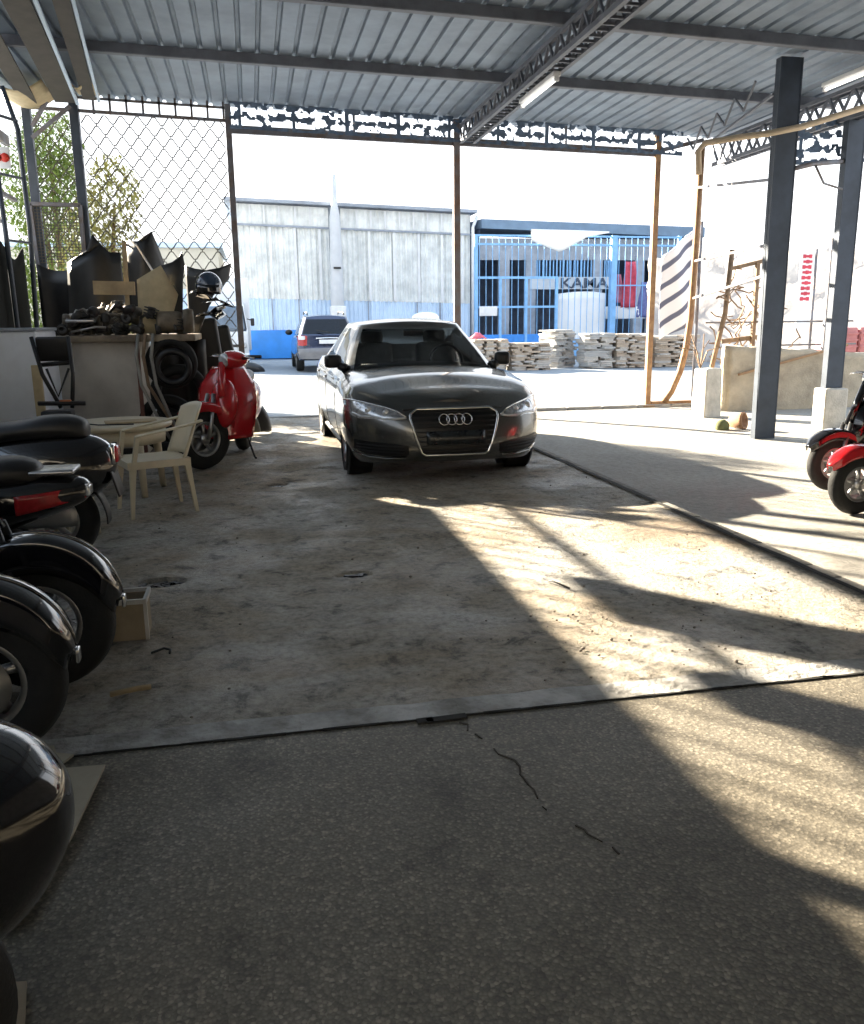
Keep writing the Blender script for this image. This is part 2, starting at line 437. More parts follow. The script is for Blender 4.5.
tag(cammesh(-.14, 6.9, 4.16, 4.52, 4.5, 3, -.028).build('camouflage_net', M_net, solid=.006), 'lacy camouflage netting strip hanging along the front eave', 'net')

# posts of the open front
def post(x, y, w, z1, label, m, z0=-.02, base=True, d=None, lean=0):
    t = thing('steel_post', label, 'post', (x, y, z0))
    q = MB().bar((x, y, z0), (x + lean, y, z1), w, d or w); q.build('shaft', m, t, bev=.004)
    if base: MB().rbox((x, y, z0 + .01), (w * 2.2, w * 2.2, .02), .004).build('base_plate', m, t)
    return t
post(-.16, FY, .085, roofz(0) + .0, 'thin grey steel post between the wire mesh and the street opening', M_post)
post(3.20, FY, .10, roofz(3.2), 'steel post with rusty lower half rising behind the grey sedan', mat('half_rusty_post', (.2, .21, .24), .55, .3, .4, 2, col2=(.20, .11, .07)))
post(6.50, FY, .09, roofz(6.5), 'ochre steel post left of the striped sheet', M_rust)
q = MB().bar((-.16, FY, 4.16), (6.5, FY, 4.005), .05, .11); tag(q.build('steel_rail', M_post), 'long horizontal steel rail spanning the front opening', 'rail')
q = MB().bar((1.65, FY, 4.1), (1.65, FY, 4.5), .035); tag(q.build('hanger_rod', M_post), 'short hanger rod left of the middle post, under the eave', 'rod')
q = MB().bar((4.95, FY, 4.03), (4.95, FY, 4.36), .035); tag(q.build('hanger_rod', M_post), 'short hanger rod right of the middle post, under the eave', 'rod')
# ochre gate frame with curved foot
t = thing('gate_leaf', 'ochre tubular gate frame with a curved foot beside concrete block', 'gate', (7.2, FY, 0))
q = MB().tube([(7.26, FY, 4.1), (7.25, FY, 2.6), (7.22, FY, 1.4), (7.17, FY, .95), (7.08, FY, .55), (6.94, FY, .22), (6.80, FY, .03)], .055, 10); q.build('frame_tube', M_rust, t)
MB().bar((6.57, FY, .03), (7.3, FY, .03), .07, .06).build('bottom_rail', M_rust, t)
MB().bar((6.57, FY, 4.05), (7.28, FY, 4.22), .05, .06).build('top_rail', M_post, t)
# diagonal side rails from that gate to the dark column
for z0, z1, lab in ((3.5, 3.05, 'topmost thin side rail between gate leaf and dark column'), (2.35, 2.3, 'middle thin side rail between gate leaf and dark column'), (1.75, 1.95, 'lowest thin side rail between gate leaf and dark column')):
    tag(MB().bar((7.24, FY, z0), (6.3, 9.82, z1), .035).build('side_rail', M_post), lab, 'rail')

# dark steel columns
def hcol(x, y, w, d, z0, z1, name, label, rz=0):
    t = thing(name, label, 'column', (x, y, z0), rz)
    q = MB()
    q.box((-w / 2 + .008, 0, (z1 - z0) / 2), (.016, d, z1 - z0)); q.box((w / 2 - .008, 0, (z1 - z0) / 2), (.016, d, z1 - z0)); q.box((0, 0, (z1 - z0) / 2), (w, .012, z1 - z0)); q.box((0, -d / 2 + .01, (z1 - z0) / 2), (w, .02, z1 - z0))
    q.build('steel_shaft', M_steel, t, local=True, bev=.004)
    return t
t = hcol(6.20, 9.60, .275, .11, -.09, roofz(6.2), 'steel_column', 'thick dark steel column nearer the shed floor, standing on apron')
t = hcol(7.56, 10.2, .25, .11, .50, roofz(7.5) - .46, 'steel_column', 'thick dark steel column set on a concrete pedestal')
q = MB().rbox((0, 0, -.305), (.34, .26, .60), .025); q.build('pedestal', M_conc, t, local=True)
# long bent conduit
t = [(5.33, 9.95, 3.1), (5.31, 9.95, 3.36), (5.36, 9.9, 3.44), (5.6, 9.6, 3.45), (5.89, 9.44, 3.47), (6.3, 9.42, 3.55), (7.07, 9.42, 3.78), (7.36, 9.42, 3.87)]
tag(MB().tube(t, .035, 8).build('bent_pipe', mat('cream_pipe', (.62, .50, .36), .6, .1, .2, 5)), 'cream bent pipe crossing the dark column under the roof', 'pipe')
t = thing('awning_bracket', 'thin bent awning bracket between the two dark columns', 'bracket', (6.0, 9.5, 3))
q = MB().tube([(6.3, 9.7, 3.12), (6.8, 9.9, 3.24), (7.45, 10.2, 3.34)], .028, 6); q.tube([(6.85, 9.9, 3.22), (7.05, 10.0, 3.04), (7.42, 10.15, 3.0)], .014, 6); q.build('arm', M_post, t)
tag(cammesh(6.75, 8.1, 3.30, 3.82, 4.2, 9, .06).xf(Matrix.Translation((0, -3.1, 0))).build('camouflage_net', M_net, solid=.006), 'camouflage netting scrap beyond the pedestal column', 'net')
t = thing('roof_brace', 'small diagonal roof bracing left of the dark column top', 'brace', (5.7, 10.5, 4))
q = MB()
for k in range(4):
    y = 10.2 + k * .8; x = 6.15 + k * .2
    q.bar((x, y, 4.22), (x + .1, y + .4, 3.98), .022); q.bar((x + .1, y + .4, 3.98), (x + .2, y + .8, 4.22), .022)
q.bar((6.15, 9.8, 3.98), (7.05, 13.3, 3.98), .03); q.build('lattice', M_purl, t)

# ------------------------------------------------------------------ walls that enclose the workshop
M_wall = mat('dirty_plaster', (.34, .33, .31), .85, 0, .35, 1.5, bump=.2)
m = MB().box((-3.08, 3.65, 1.36), (.16, 15.7, 2.72)); struct('wall_left', m, M_wall)
m = MB().box((2.2, -4.1, 2.2), (10.8, .2, 4.8)); struct('wall_back', m, M_wall)
m = MB().box((7.75, 1.2, 2.1), (.2, 10.6, 4.4)); struct('wall_right', m, M_wall)
t = thing('bar_fence', 'steel bar fence on top of the left wall', 'fence', (-3.08, 3.6, 2.72))
for k in range(36):
    y = 3.0 + k * .27 + random.uniform(-.05, .05)
    MB().tube([(-3.08, y, 2.72), (-3.08, y, 3.12)], .013, 6).build('bar', M_post, t)
MB().bar((-3.08, -1, 3.12), (-3.08, 13.3, 3.12), .05).build('top_rail', M_post, t)
o = MB().bar((-3.08, 2.5, 3.86), (-3.08, 13.2, 3.86), .06, .13).build('steel_rail', M_post); tag(o, 'long steel rail high above the left wall, below the eave', 'rail')
for i, (y, l, z0, z1) in enumerate(((9.75, .75, 3.0, 4.0), (8.55, .45, 3.0, 3.9), (7.0, .10, 2.7, 4.5))):  # wide ones are unseen panels added to cast shadow bands on the floor
    o = MB().rbox((-3.1, y, (z0 + z1) / 2), (.10, l, z1 - z0), .01).build('shade_panel' if l > .2 else 'wall_post', M_post)
    tag(o, ('wide unseen grey panel added above the left wall to shade the floor' if l > .5 else 'narrow unseen grey panel added above the left wall to shade the floor') if l > .2 else 'thin steel post standing above the left wall', 'panel' if l > .2 else 'post')
# ------------------------------------------------------------------ buildings across the street
M_trans = mat('translucent_sheet', (.78, .80, .78), .6, 0, .22, 1.6, col2=(.56, .58, .57))
M_pale = mat('pale_blue_sheet', (.60, .74, .90), .55, .1, .12, 1.5)
M_blue = mat('bright_blue_paint', (.03, .24, .70), .5, .1, .2, 2)
M_lblue = mat('light_blue_paint', (.22, .47, .80), .5, .1, .2, 3)
M_dark = mat('dim_interior', (.14, .19, .28), .8, 0, .4, 2)
M_grey = mat('grey_render', (.33, .37, .43), .8, 0, .3, 1.5)
WY = 37.0
t = thing('warehouse', 'long pale warehouse with translucent ribbed panels and blue lower cladding', 'building', (4.4, WY, 0))
def wtop(x): return 6.28 - .034 * (x + .3)
def wlow(x): return 2.48 - .03 * (x + .5)
def corr(x0, x1, zlo, zhi, y, amp, pitch, q):
    n = int((x1 - x0) / pitch) * 4; vs = []
    for k in range(n + 1):
        x = x0 + (x1 - x0) * k / n; d = amp * (1 if k % 4 in (1, 2) else 0)
        vs += [Vector((x, y - d, zlo(x))), Vector((x, y - d, zhi(x)))]
    q.add(vs, [(2 * k, 2 * k + 2, 2 * k + 3, 2 * k + 1) for k in range(n)])
    return q
MB().add([(-.5, WY + .1, 0), (9.4, WY + .1, 0), (9.4, WY + .1, wtop(9.4)), (-.5, WY + .1, wtop(-.5)), (-.5, WY + 14, 0), (9.4, WY + 14, 0), (9.4, WY + 14, wtop(9.4)), (-.5, WY + 14, wtop(-.5))],
         [(0, 1, 2, 3), (0, 4, 7, 3), (1, 5, 6, 2), (4, 5, 6, 7)]).build('wall', M_grey, t)
MB().add([(-.8, WY - .35, wtop(-.8)), (9.6, WY - .35, wtop(9.6)), (9.6, WY + 14, wtop(9.6) + .1), (-.8, WY + 14, wtop(-.8) + .1)], [(0, 1, 2, 3)]).build('roof', M_grey, t, solid=.12)
for a, b in ((-.45, 3.35), (3.85, 9.35)):
    corr(a, b, lambda x: wlow(x) - .02, lambda x: wtop(x) - .95, WY, .06, .22, MB()).build('translucent_wall', M_trans, t)
    corr(a, b, lambda x: wtop(x) - .9, lambda x: wtop(x) - .12, WY, .03, .3, MB()).build('clerestory', M_trans, t)
    MB().bar((a, WY - .12, wtop(a) - .93), (b, WY - .12, wtop(b) - .93), .10, .07).build('ledge', M_grey, t)
corr(-.45, 9.35, lambda x: .0, lambda x: wlow(x), WY, .05, .18, MB()).build('lower_cladding', M_pale, t)
MB().rbox((1.55, WY - .12, .58), (4.0, .14, 1.16), .02).build('blue_base', M_blue, t)
for x in (.95, 1.95, 2.95, 5.0, 6.05, 7.1, 8.1, 9.0):
    MB().bar((x, WY - .1, wlow(x)), (x, WY - .1, wtop(x) - .98), .10, .06).build('mullion', M_white, t)
for x in (.2, .75, 1.35, 2.0, 2.6, 4.5, 5.1, 5.7, 6.3, 6.9, 7.5, 8.1, 8.7):
    MB().bar((x, WY - .1, wtop(x) - .86), (x, WY - .1, wtop(x) - .16), .06, .05).build('clerestory_bar', M_white, t)
for x in (.9, 2.0, 4.9, 7.0, 8.0):
    MB().bar((x, WY - .1, .05), (x, WY - .1, wlow(x)), .05, .05).build('cladding_post', M_grey, t)
MB().tube([(9.42, WY - .25, .1), (9.42, WY - .25, 5.3), (9.62, WY - .2, 5.75)], .07, 8).build('drain_pipe', M_white, t)
t = thing('utility_pole', 'pale tapered utility pole in front of the long warehouse', 'pole', (3.55, 36.4, 0))
MB().lathe([(.001, 0), (.30, 0), (.27, 3), (.22, 5.6), (.12, 6.1), (.10, 7.2), (.001, 7.2)], (3.55, 36.3, 0), 'Z', 12).build('shaft', mat('pole_concrete', (.58, .60, .62), .8, 0, .12, 2), t)
MB().rbox((3.55, 36.3, 1.75), (.62, .62, .7), .03).build('collar_block', M_white, t)
MB().rbox((3.55, 35.98, 3.6), (.3, .06, .08), .01).build('strap', M_black, t)

t = thing('workshop', 'dark blue workshop behind the barred gate with lettered sign', 'building', (14, WY + 1, 0))
MB().add([(9.8, WY + 6, 0), (20, WY + 6, 0), (20, WY + 6, 5.2), (9.8, WY + 6, 5.3), (9.8, WY, 0), (9.8, WY, 5.3), (20, WY, 0), (20, WY, 5.2)], [(0, 1, 2, 3), (0, 4, 5, 3), (1, 6, 7, 2)]).build('back_wall', M_dark, t)
MB().add([(9.75, WY - .5, 5.25), (20, WY - .5, 4.95), (20, WY + 6, 5.3), (9.75, WY + 6, 5.6), (9.75, WY - .5, 5.62), (20, WY - .5, 5.38), (20, WY + 6, 5.6), (9.75, WY + 6, 5.9)], [(0, 1, 2, 3), (4, 5, 6, 7), (0, 1, 5, 4), (1, 2, 6, 5), (2, 3, 7, 6), (3, 0, 4, 7)]).build('roof', mat('slate_roof', (.16, .24, .34), .7, 0, .2, 2), t)
MB().box((14.9, WY + .1, 4.45), (10.2, .12, .9)).build('upper_wall', M_grey, t)
for x in (10.9, 12.1, 15.2, 17.2, 19): MB().box((x, WY + .15, 2.1), (.45, .3, 4.2)).build('pier', M_grey, t)
q = MB()
for k in range(22): q.box((12.35 + k * .16, WY + .08, 3.62), (.05, .05, .75))
q.build('window_bars', M_lblue, t)
MB().box((14.0, WY - .02, 3.02), (3.9, .06, .52)).build('sign_board', mat('sign_board', (.50, .55, .60), .6, 0, .15, 2), t)
def text(body, size, loc, m, parent, name='lettering', ext=.01, sx=1.0, rot=(PI / 2, 0, 0)):
    cu = bpy.data.curves.new(name, 'FONT'); cu.body = body; cu.size = size; cu.extrude = ext; cu.offset = .012
    o = bpy.data.objects.new(name + '_src', cu); COL.objects.link(o)
    dg = bpy.context.evaluated_depsgraph_get(); me = bpy.data.meshes.new_from_object(o.evaluated_get(dg))
    bpy.data.objects.remove(o)
    M = Matrix.LocRotScale(Vector(loc), Matrix.Rotation(rot[2], 3, 'Z') @ Matrix.Rotation(rot[0], 3, 'X'), Vector((sx, 1, 1)))
    me.transform(wm(parent).inverted() @ M if parent else M); me.materials.clear(); me.materials.append(m)
    r = bpy.data.objects.new(name, me); COL.objects.link(r); r.parent = parent
    return r
text('KAMA', .60, (13.42, WY - .07, 2.82), mat('sign_ink', (.06, .08, .12), .7), t, sx=1.36)

GY = 33.0
t = thing('barred_gate', 'light blue barred gate and fence with a lower double door', 'gate', (12, GY, 0))
for z in (4.62, 4.3): MB().bar((8.55, GY, z), (17.0, GY, z - .02), .07).build('rail', M_lblue, t)
MB().bar((8.55, GY, 3.06), (11.9, GY, 3.06), .09).build('rail', M_lblue, t)
MB().bar((14.2, GY, 2.75), (17.0, GY, 2.75), .05).build('rail', M_lblue, t)
MB().bar((8.55, GY, 1.95), (11.9, GY, 1.95), .08).build('rail', M_lblue, t)
for x, w in ((8.58, .13), (9.55, .10), (10.6, .10), (11.85, .105), (14.2, .24), (17.0, .14)):
    MB().bar((x, GY, 0), (x, GY, 4.65 if w > .11 else 3.06), w).build('gate_post', M_lblue, t)
MB().rbox((10.2, GY, .45), (3.3, .06, .9), .01).build('kick_panel', M_blue, t)
MB().rbox((14.4, GY, .35), (5.2, .06, .7), .01).build('kick_panel', M_lblue, t)
for k in range(32):
    x = 8.72 + k * .26
    MB().bar((x, GY, .85 if x < 11.8 else .7), (x, GY, 4.6), .022).build('bar', M_lblue, t)
o = MB().rbox((9.05, GY - .09, 1.80), (.72, .02, .36), .004).build('sign', M_white); tag(o, 'small blank white sign on the blue gate door', 'sign')
o = MB().grid(lambda u, v: Vector((lerp(10.75, 13.95, u), GY - .10 + .03 * sin(9 * u), 4.86 - .06 * u - v * (.42 + .40 * max(0, 1 - abs(u - .36) / .36) - .36 * max(0, u - .4) / .6))), 24, 8).build('white_tarp', mat('white_cloth', (.80, .81, .80), .8, 0, .06, 2), solid=.01); tag(o, 'white tarp drooping along the top of the blue gate', 'tarp')
o = MB().grid(lambda u, v: Vector((lerp(12.0, 14.02, u), GY + .2 + .06 * sin(12 * u + 3 * v), lerp(.02, 2.45 + .08 * sin(3 * u), v))), 24, 10).build('white_sheet', MATS['white_cloth'], solid=.01); tag(o, 'big white sheet hanging behind the gate under the lettered sign', 'sheet')
def cloth(x, z0, z1, w, col, nm, lab):
    q = MB().grid(lambda u, v: Vector((x + (u - .5) * w * (1 - .35 * v), GY + .5 + .07 * sin(8 * u + 5 * v), lerp(z0, z1, v))), 10, 10)
    tag(q.build('hanging_cloth', mat(nm, col, .85), solid=.02), lab, 'cloth')
cloth(15.15, 1.9, 3.7, .7, (.62, .08, .12), 'red_cloth', 'red garment hanging behind the right part of the blue gate')
cloth(14.6, 2.1, 3.2, .5, (.50, .16, .22), 'pink_cloth', 'pink garment hanging just right of the thick blue gate post')
cloth(15.9, 1.5, 2.9, .8, (.18, .2, .42), 'violet_cloth', 'violet cloth bundle hanging right of the red garment')
t = thing('stall_table', 'white covered stall table behind the right part of gate', 'table', (15.3, GY + .9, 0))
MB().rbox((15.3, GY + .9, 1.7), (1.9, .7, .5), .04).build('table_cover', MATS['white_cloth'], t)
for x in (14.5, 16.1): MB().bar((x, GY + .9, 0), (x, GY + .9, 1.5), .06).build('leg', M_grey, t)

t = thing('cream_building', 'cream building showing through the wire mesh at the left', 'building', (-5, 40, 0))
MB().box((-6.1, 43, 2.3), (9.8, 8, 4.6)).build('wall', mat('cream_render', (.66, .62, .52), .85, 0, .15, 1), t)
MB().box((-6.1, 43, 4.7), (10.2, 8.4, .2)).build('roof', M_pale, t)
corr(-4.7, -1.25, lambda x: 0, lambda x: 2.9, 38.9, .04, .2, MB()).build('shutter', M_pale, t)
# pale wall running off to the right
t = thing('boundary_wall', 'tall sun bleached boundary wall far to the right', 'wall', (17, 20, 0), kind='structure')
M_rub = mat('bleached_masonry', (.62, .58, .54), .9, 0, .5, 1.4, bump=.8, bscale=5, col2=(.40, .37, .36))
MB().grid(lambda u, v: Vector((lerp(13.9, 24, u) + .12 * mnoise.noise(Vector((u * 30, v * 9, 0))), lerp(29, 13, u), -.1 + v * (3.6 + .25 * mnoise.noise(Vector((u * 14, 0, 4)))))), 70, 16).build('masonry', M_rub, t, solid=.3)

# stone stacks
rs = random.Random(3)
M_st = [mat('pale_stone', (.50, .47, .43), .9, 0, .3, 5, bump=.3), mat('tan_stone', (.46, .38, .30), .9, 0, .3, 5, bump=.3), mat('grey_stone', (.40, .40, .39), .9, 0, .3, 5, bump=.3)]
def slab(m):
    q = MB(); n = 9; pts = []
    for k in range(n):
        a = 2 * PI * k / n; ca, sa = cos(a), sin(a)
        r = 1 / max(abs(ca), abs(sa)) * rs.uniform(.88, 1.0)
        pts.append((.5 * r * ca, .5 * r * sa))
    q.prism(pts, lambda u, v, w: Vector((u, v, w)), 1.0)
    return q.build('flat_stone', m)
protos = [slab(M_st[k % 3]) for k in range(6)]
used = [False] * 6
def stack(cx, cy, w, d, h, label, rz=0.0, mix=(0, 1, 2)):
    L = int(h / .056)
    for j in range(L):
        n = rs.choice((2, 3) if w > 1.1 else (1, 2, 2))
        sp = [rs.uniform(.6, 1.4) for _ in range(n)]; tot = sum(sp); x = -w / 2
        for k in range(n):
            ww = sp[k] / tot * w; i = rs.choice([p for p in range(6) if p % 3 in mix])
            o = protos[i] if not used[i] else protos[i].copy()
            if used[i]: COL.objects.link(o)
            used[i] = True
            lx, ly = x + ww / 2 + rs.uniform(-.015, .015), rs.uniform(-.05, .05)
            o.location = (cx + lx * cos(rz) - ly * sin(rz), cy + lx * sin(rz) + ly * cos(rz), -.02 + j * h / L)
            o.rotation_euler = (0, 0, rz + rs.uniform(-.06, .06) + (PI if rs.random() < .5 else 0))
            o.scale = (ww * .985, d * rs.uniform(.93, 1.03), h / L * .9)
            tag(o, label, 'stone', 'stones in ' + label.split(' in ')[-1])
            x += ww
stack(6.85, 25.0, 1.15, .9, .92, 'flat rough stone in the stack just right of sedan roof', 0, (0, 1))
stack(8.12, 25.0, 1.25, .9, .80, 'flat rough stone in the second stack from the sedan', 0, (0, 1))
stack(9.42, 26.0, .95, .9, 1.16, 'flat grey stone in the tall stack before the white sheet', .45, (0, 2))
stack(10.35, 25.2, 1.0, .9, 1.05, 'flat grey stone in the stack third from the sedan', 0, (0, 2))
stack(11.45, 25.2, 1.15, .9, 1.02, 'flat tan stone in the stack left of ochre post', 0, (0, 1))
stack(12.9, 25.2, 1.5, .9, .95, 'flat tan stone in the stack behind the curved gate foot', 0, (0, 1))
o = MB().grid(lambda u, v: Vector((6.5 + .45 * (u - .5), 24.8 + .4 * (v - .5), .93 + .16 * sin(PI * u) * sin(PI * v) + .05 * mnoise.noise(Vector((u * 5, v * 5, 0))))), 10, 10).build('red_rag', mat('red_rag', (.6, .12, .16), .9), solid=.01); tag(o, 'red rag lying on the stone stack beside the sedan', 'rag')
for k, (x, z, lab) in enumerate(((5.60, .75, 'left'), (6.36, .78, 'right'), (5.98, 1.56, 'top'))):
    q = MB().ell((x, 30, z), (.5 if k == 2 else .34, .3, .2 if k == 2 else .8), 14, 8)
    tag(q.build('white_sack', MATS['white_cloth']), 'white sack heaped behind the sedan roof, %s one of three' % lab, 'sack')
o = MB().ell((.05, 27.4, .08), (.32, .25, .15), 14, 8, Matrix.Rotation(.4, 3, 'Y')).build('black_bag', M_black); tag(o, 'black bag on the street beside the white truck', 'bag')

# ------------------------------------------------------------------ right hand yard
def block(x, y, w, d, h, rz, z, lab, tp=.92):
    o = MB().box((0, 0, h / 2), (w, d, h), taper=tp).build('concrete_block', M_conc, bev=.02); o.location = (x, y, z); o.rotation_euler = (0, 0, rz); tag(o, lab, 'block')
block(6.70, 11.9, .36, .28, .74, .35, -.05, 'upright pale concrete block left of the dark column')
t = thing('low_wall', 'low stained concrete wall behind the dark columns', 'wall', (8.3, 12.5, -.1), kind='structure')
MB().grid(lambda u, v: Vector((lerp(7.35, 10.6, u), 12.55 + .03 * mnoise.noise(Vector((u * 12, v * 6, 0))), -.1 + v * (1.1 - .22 * u + .03 * mnoise.noise(Vector((u * 20, 0, 2)))))), 40, 12).build('masonry', mat('stained_render', (.50, .42, .31), .9, 0, .35, 2.5, bump=.5), t, solid=.22)
MB().bar((7.5, 12.38, .55), (9.4, 12.38, .98), .035).build('pipe', M_rust, t)
t = thing('rusty_gate', 'rusty bent gate frame tangled with dry stems behind the concrete block', 'gate', (7.6, 13.1, -.05))
M_rst = mat('brown_rust', (.28, .19, .12), .8, .2, .4, 10)
q = MB().tube([(7.30, 13.05, -.05), (7.42, 13.05, .7), (7.62, 13.1, 1.5), (7.68, 13.1, 2.5)], .045, 6); q.bar((7.65, 13.1, 2.2), (8.7, 13.2, 2.42), .06); q.bar((7.6, 13.1, 1.05), (8.7, 13.2, 1.15), .07); q.bar((8.15, 13.1, .1), (8.15, 13.1, 2.3), .06); q.bar((8.65, 13.2, .1), (8.65, 13.2, 2.4), .06)
q.build('frame', M_rst, t)
q = MB(); rr = random.Random(5)
for k in range(46):
    p = Vector((rr.uniform(7.55, 8.9), 13.15 + rr.uniform(-.15, .25), rr.uniform(.0, 1.9))); pts = [p]
    for j in range(5):
        p = p + Vector((rr.uniform(-.18, .18), rr.uniform(-.06, .06), rr.uniform(-.05, .2))); pts.append(p)
    q.tube(pts, .012, 4)
o = q.build('dry_stems', M_rst, t); o['kind'] = 'stuff'
o = MB().lathe([(.001, 0), (.07, 0), (.11, .16), (.12, .2), (.10, .2), (.06, .04)], (0, 0, 0), 'Z', 18).build('clay_pot', mat('clay', (.36, .20, .11), .85, 0, .3, 8)); o.location = (6.28, 10.5, .05); o.rotation_euler = (1.4, .3, .6); tag(o, 'small brown clay pot lying by the dark column foot', 'pot')
o = MB().ell((6.12, 10.42, 0), (.10, .08, .10), 12, 8).build('mossy_stone', mat('moss', (.16, .17, .07), .9, 0, .4, 14)); tag(o, 'mossy stone beside the small clay pot', 'stone')
q = MB()
for k in range(7):
    a = k * .9; q.tube([(6.62, 12.0, .68), (6.62 + .1 * cos(a), 12.0 + .1 * sin(a), .95), (6.62 + .35 * cos(a), 12.0 + .2 * sin(a), 1.0 + .1 * (k % 3))], .008, 4)
tag(q.build('dry_twigs', M_rst), 'dry twigs standing on top of the concrete block', 'twigs')
# striped sheet
def stripes():
    m = bpy.data.materials.new('striped_cloth'); m.use_nodes = True; nt = m.node_tree; b = nt.nodes['Principled BSDF']
    tc = nd(nt, 'ShaderNodeTexCoord'); mp = nd(nt, 'ShaderNodeMapping'); mp.inputs['Rotation'].default_value = (0, math.radians(38), 0)
    wv = nd(nt, 'ShaderNodeTexWave', wave_type='BANDS', bands_direction='Z', Scale=1.15, Distortion=1.3, Detail=2.0); wv.inputs['Detail Scale'].default_value = 1.2
    r = nd(nt, 'ShaderNodeValToRGB'); e = r.color_ramp.elements; e[0].position = .16; e[0].color = (.12, .13, .19, 1); e[1].position = .28; e[1].color = (.82, .82, .84, 1)
    nt.links.new(tc.outputs['Object'], mp.inputs[0]); nt.links.new(mp.outputs[0], wv.inputs[0]); nt.links.new(wv.outputs['Fac'], r.inputs[0]); nt.links.new(r.outputs[0], b.inputs['Base Color']); b.inputs['Roughness'].default_value = .7
    return m
o = MB().grid(lambda u, v: Vector((lerp(7.42, 8.12, u), 15 + .07 * sin(7 * u + 3 * v), lerp(lerp(1.05, 1.35, u), lerp(2.55, 3.08, u), v))), 20, 30).build('striped_sheet', stripes(), solid=.01); t = thing('striped_banner', 'white sheet with dark diagonal stripes between two ochre posts', 'banner', (0, 0, 0)); o.parent = t; MB().tube([(8.16, 15.02, -.05), (8.16, 15.02, 3.15)], .03, 8).build('pole', M_post, t)
# banner sign and poles
t = thing('banner_sign', 'tall white banner with red lettering on a thin pole', 'sign', (14.0, 20, 0))
MB().rbox((13.82, 20, 2.05), (.40, .03, 1.95), .005).build('board', MATS['white_cloth'], t)
for k in range(9):
    q = MB()
    for j in range(3): q.box((13.72 + j * .085 + .015 * (k % 2), 19.975, 2.92 - k * .13), (.085, .01, .09 if j % 2 == k % 2 else .06))
    q.build('red_lettering', mat('sign_red', (.55, .05, .08), .7), t)
MB().tube([(14.08, 20, 0), (14.06, 20, 3.1)], .035, 8).build('pole', M_post, t)
t = post(9.85, 13.6, .06, 2.75, 'thin dark pole just left of the pedestal column', M_post, -.05)
for z, x0, x1, lab in ((1.35, 7.6, 10.5, 'upper thin wire rail behind the dark columns'), (.95, 9.0, 10.6, 'lower thin wire rail behind the dark columns')):
    tag(MB().bar((x0, 13.7, z), (x1, 13.75, z), .03).build('wire_rail', M_post), lab, 'rail')
for k, (x, z, lab) in enumerate(((10.7, .5, 'lower left'), (11.3, .5, 'lower right'), (10.75, 1.0, 'upper left'), (11.35, 1.0, 'upper right'))):
    q = MB().rbox((x, 14.5, z), (.55, .5, .46), .03)
    for j in range(3): q.bar((x - .27, 14.24, z - .12 + j * .12), (x + .27, 14.24, z - .12 + j * .12), .03)
    tag(q.build('plastic_crate', mat('faded_red_plastic', (.50, .20, .20), .7, 0, .2, 6)), 'faded red crate behind the pedestal column, %s of the pile' % lab, 'crate')
MB_ = MB().rbox((11, 14.5, .12), (1.6, .8, .28), .02); tag(MB_.build('plinth', M_conc), 'concrete plinth under the faded red crates', 'plinth')

# ------------------------------------------------------------------ left side: mesh, gate, greenery
post(-2.24, FY, .12, roofz(-2.2), 'thick dark post at the left end of wire mesh', M_steel)
post(-2.86, FY, .11, roofz(-2.8), 'dark post further left, before the greenery', M_steel)
M_wire = mat('mesh_wire', (.13, .115, .09), .6, .4, .3, 8)
def hexmesh(x0, x1, z0, z1, dx, dz, y, r, q):
    rows = int((z1 - z0) / dz); n = int((x1 - x0) / dx)
    for j in range(rows + 1):
        pts = []
        for i in range(n + 1):
            x = x0 + i * dx; s = 1 if (i + j) % 2 else -1; z = z0 + j * dz + s * dz * .36
            pts += [(x - dx * .18, y, z), (x + dx * .18, y, z)]
        q.tube([p for p in pts if x0 - .01 <= p[0] <= x1 + .01], r, 4, smooth=False)
    for j in range(rows):
        for i in range(n + 1):
            if (i + j) % 2:
                x = x0 + i * dx; q.tube([(x, y, z0 + j * dz + dz * .36), (x, y, z0 + (j + 1) * dz - dz * .36)], r, 4, smooth=False)
    return q
t = thing('wire_mesh_panel', 'large hexagonal wire mesh screen between the left steel posts', 'mesh screen', (-1.2, FY, 1.2))
hexmesh(-2.18, -.2, 1.15, 4.25, .11, .14, FY, .010, MB()).build('wire_mesh', M_wire, t)
MB().bar((-2.18, FY, 1.1), (-.2, FY, 1.1), .04).build('bottom_rail', M_post, t)
t = thing('wire_mesh_panel', 'narrow wire mesh screen in front of greenery, left of thick post', 'mesh screen', (-2.5, FY, 2.4))
hexmesh(-2.82, -2.3, 2.4, 4.3, .10, .12, FY, .009, MB()).build('wire_mesh', M_wire, t)
t = thing('screen_panel', 'small framed fine mesh panel low beside the thick left post', 'screen', (-2.6, FY - .1, 1.3))
q = MB()
for a, b in (((-2.92, 3.09), (-2.26, 3.08)), ((-2.26, 3.08), (-2.28, 1.5)), ((-2.28, 1.5), (-2.88, 1.5)), ((-2.88, 1.5), (-2.92, 3.09))): q.bar((a[0], FY - .1, a[1]), (b[0], FY - .1, b[1]), .05)
q.build('frame', M_post, t)
q = MB()
for k in range(15): q.bar((-2.88 + k * .042, FY - .1, 2.3), (-2.88 + k * .042, FY - .1, 3.08), .008)
for k in range(19): q.bar((-2.9, FY - .1, 2.3 + k * .042), (-2.27, FY - .1, 2.3 + k * .042), .008)
q.build('fine_mesh', M_wire, t)
o = MB().grid(lambda u, v: Vector((lerp(-2.9, -2.27, u), FY - .22 + .03 * sin(6 * u), lerp(0, 2.28 - .1 * sin(PI * u), v))), 12, 12).build('dark_sheet', M_black, solid=.02); tag(o, 'dark plastic sheet below the small fine mesh panel', 'sheet')
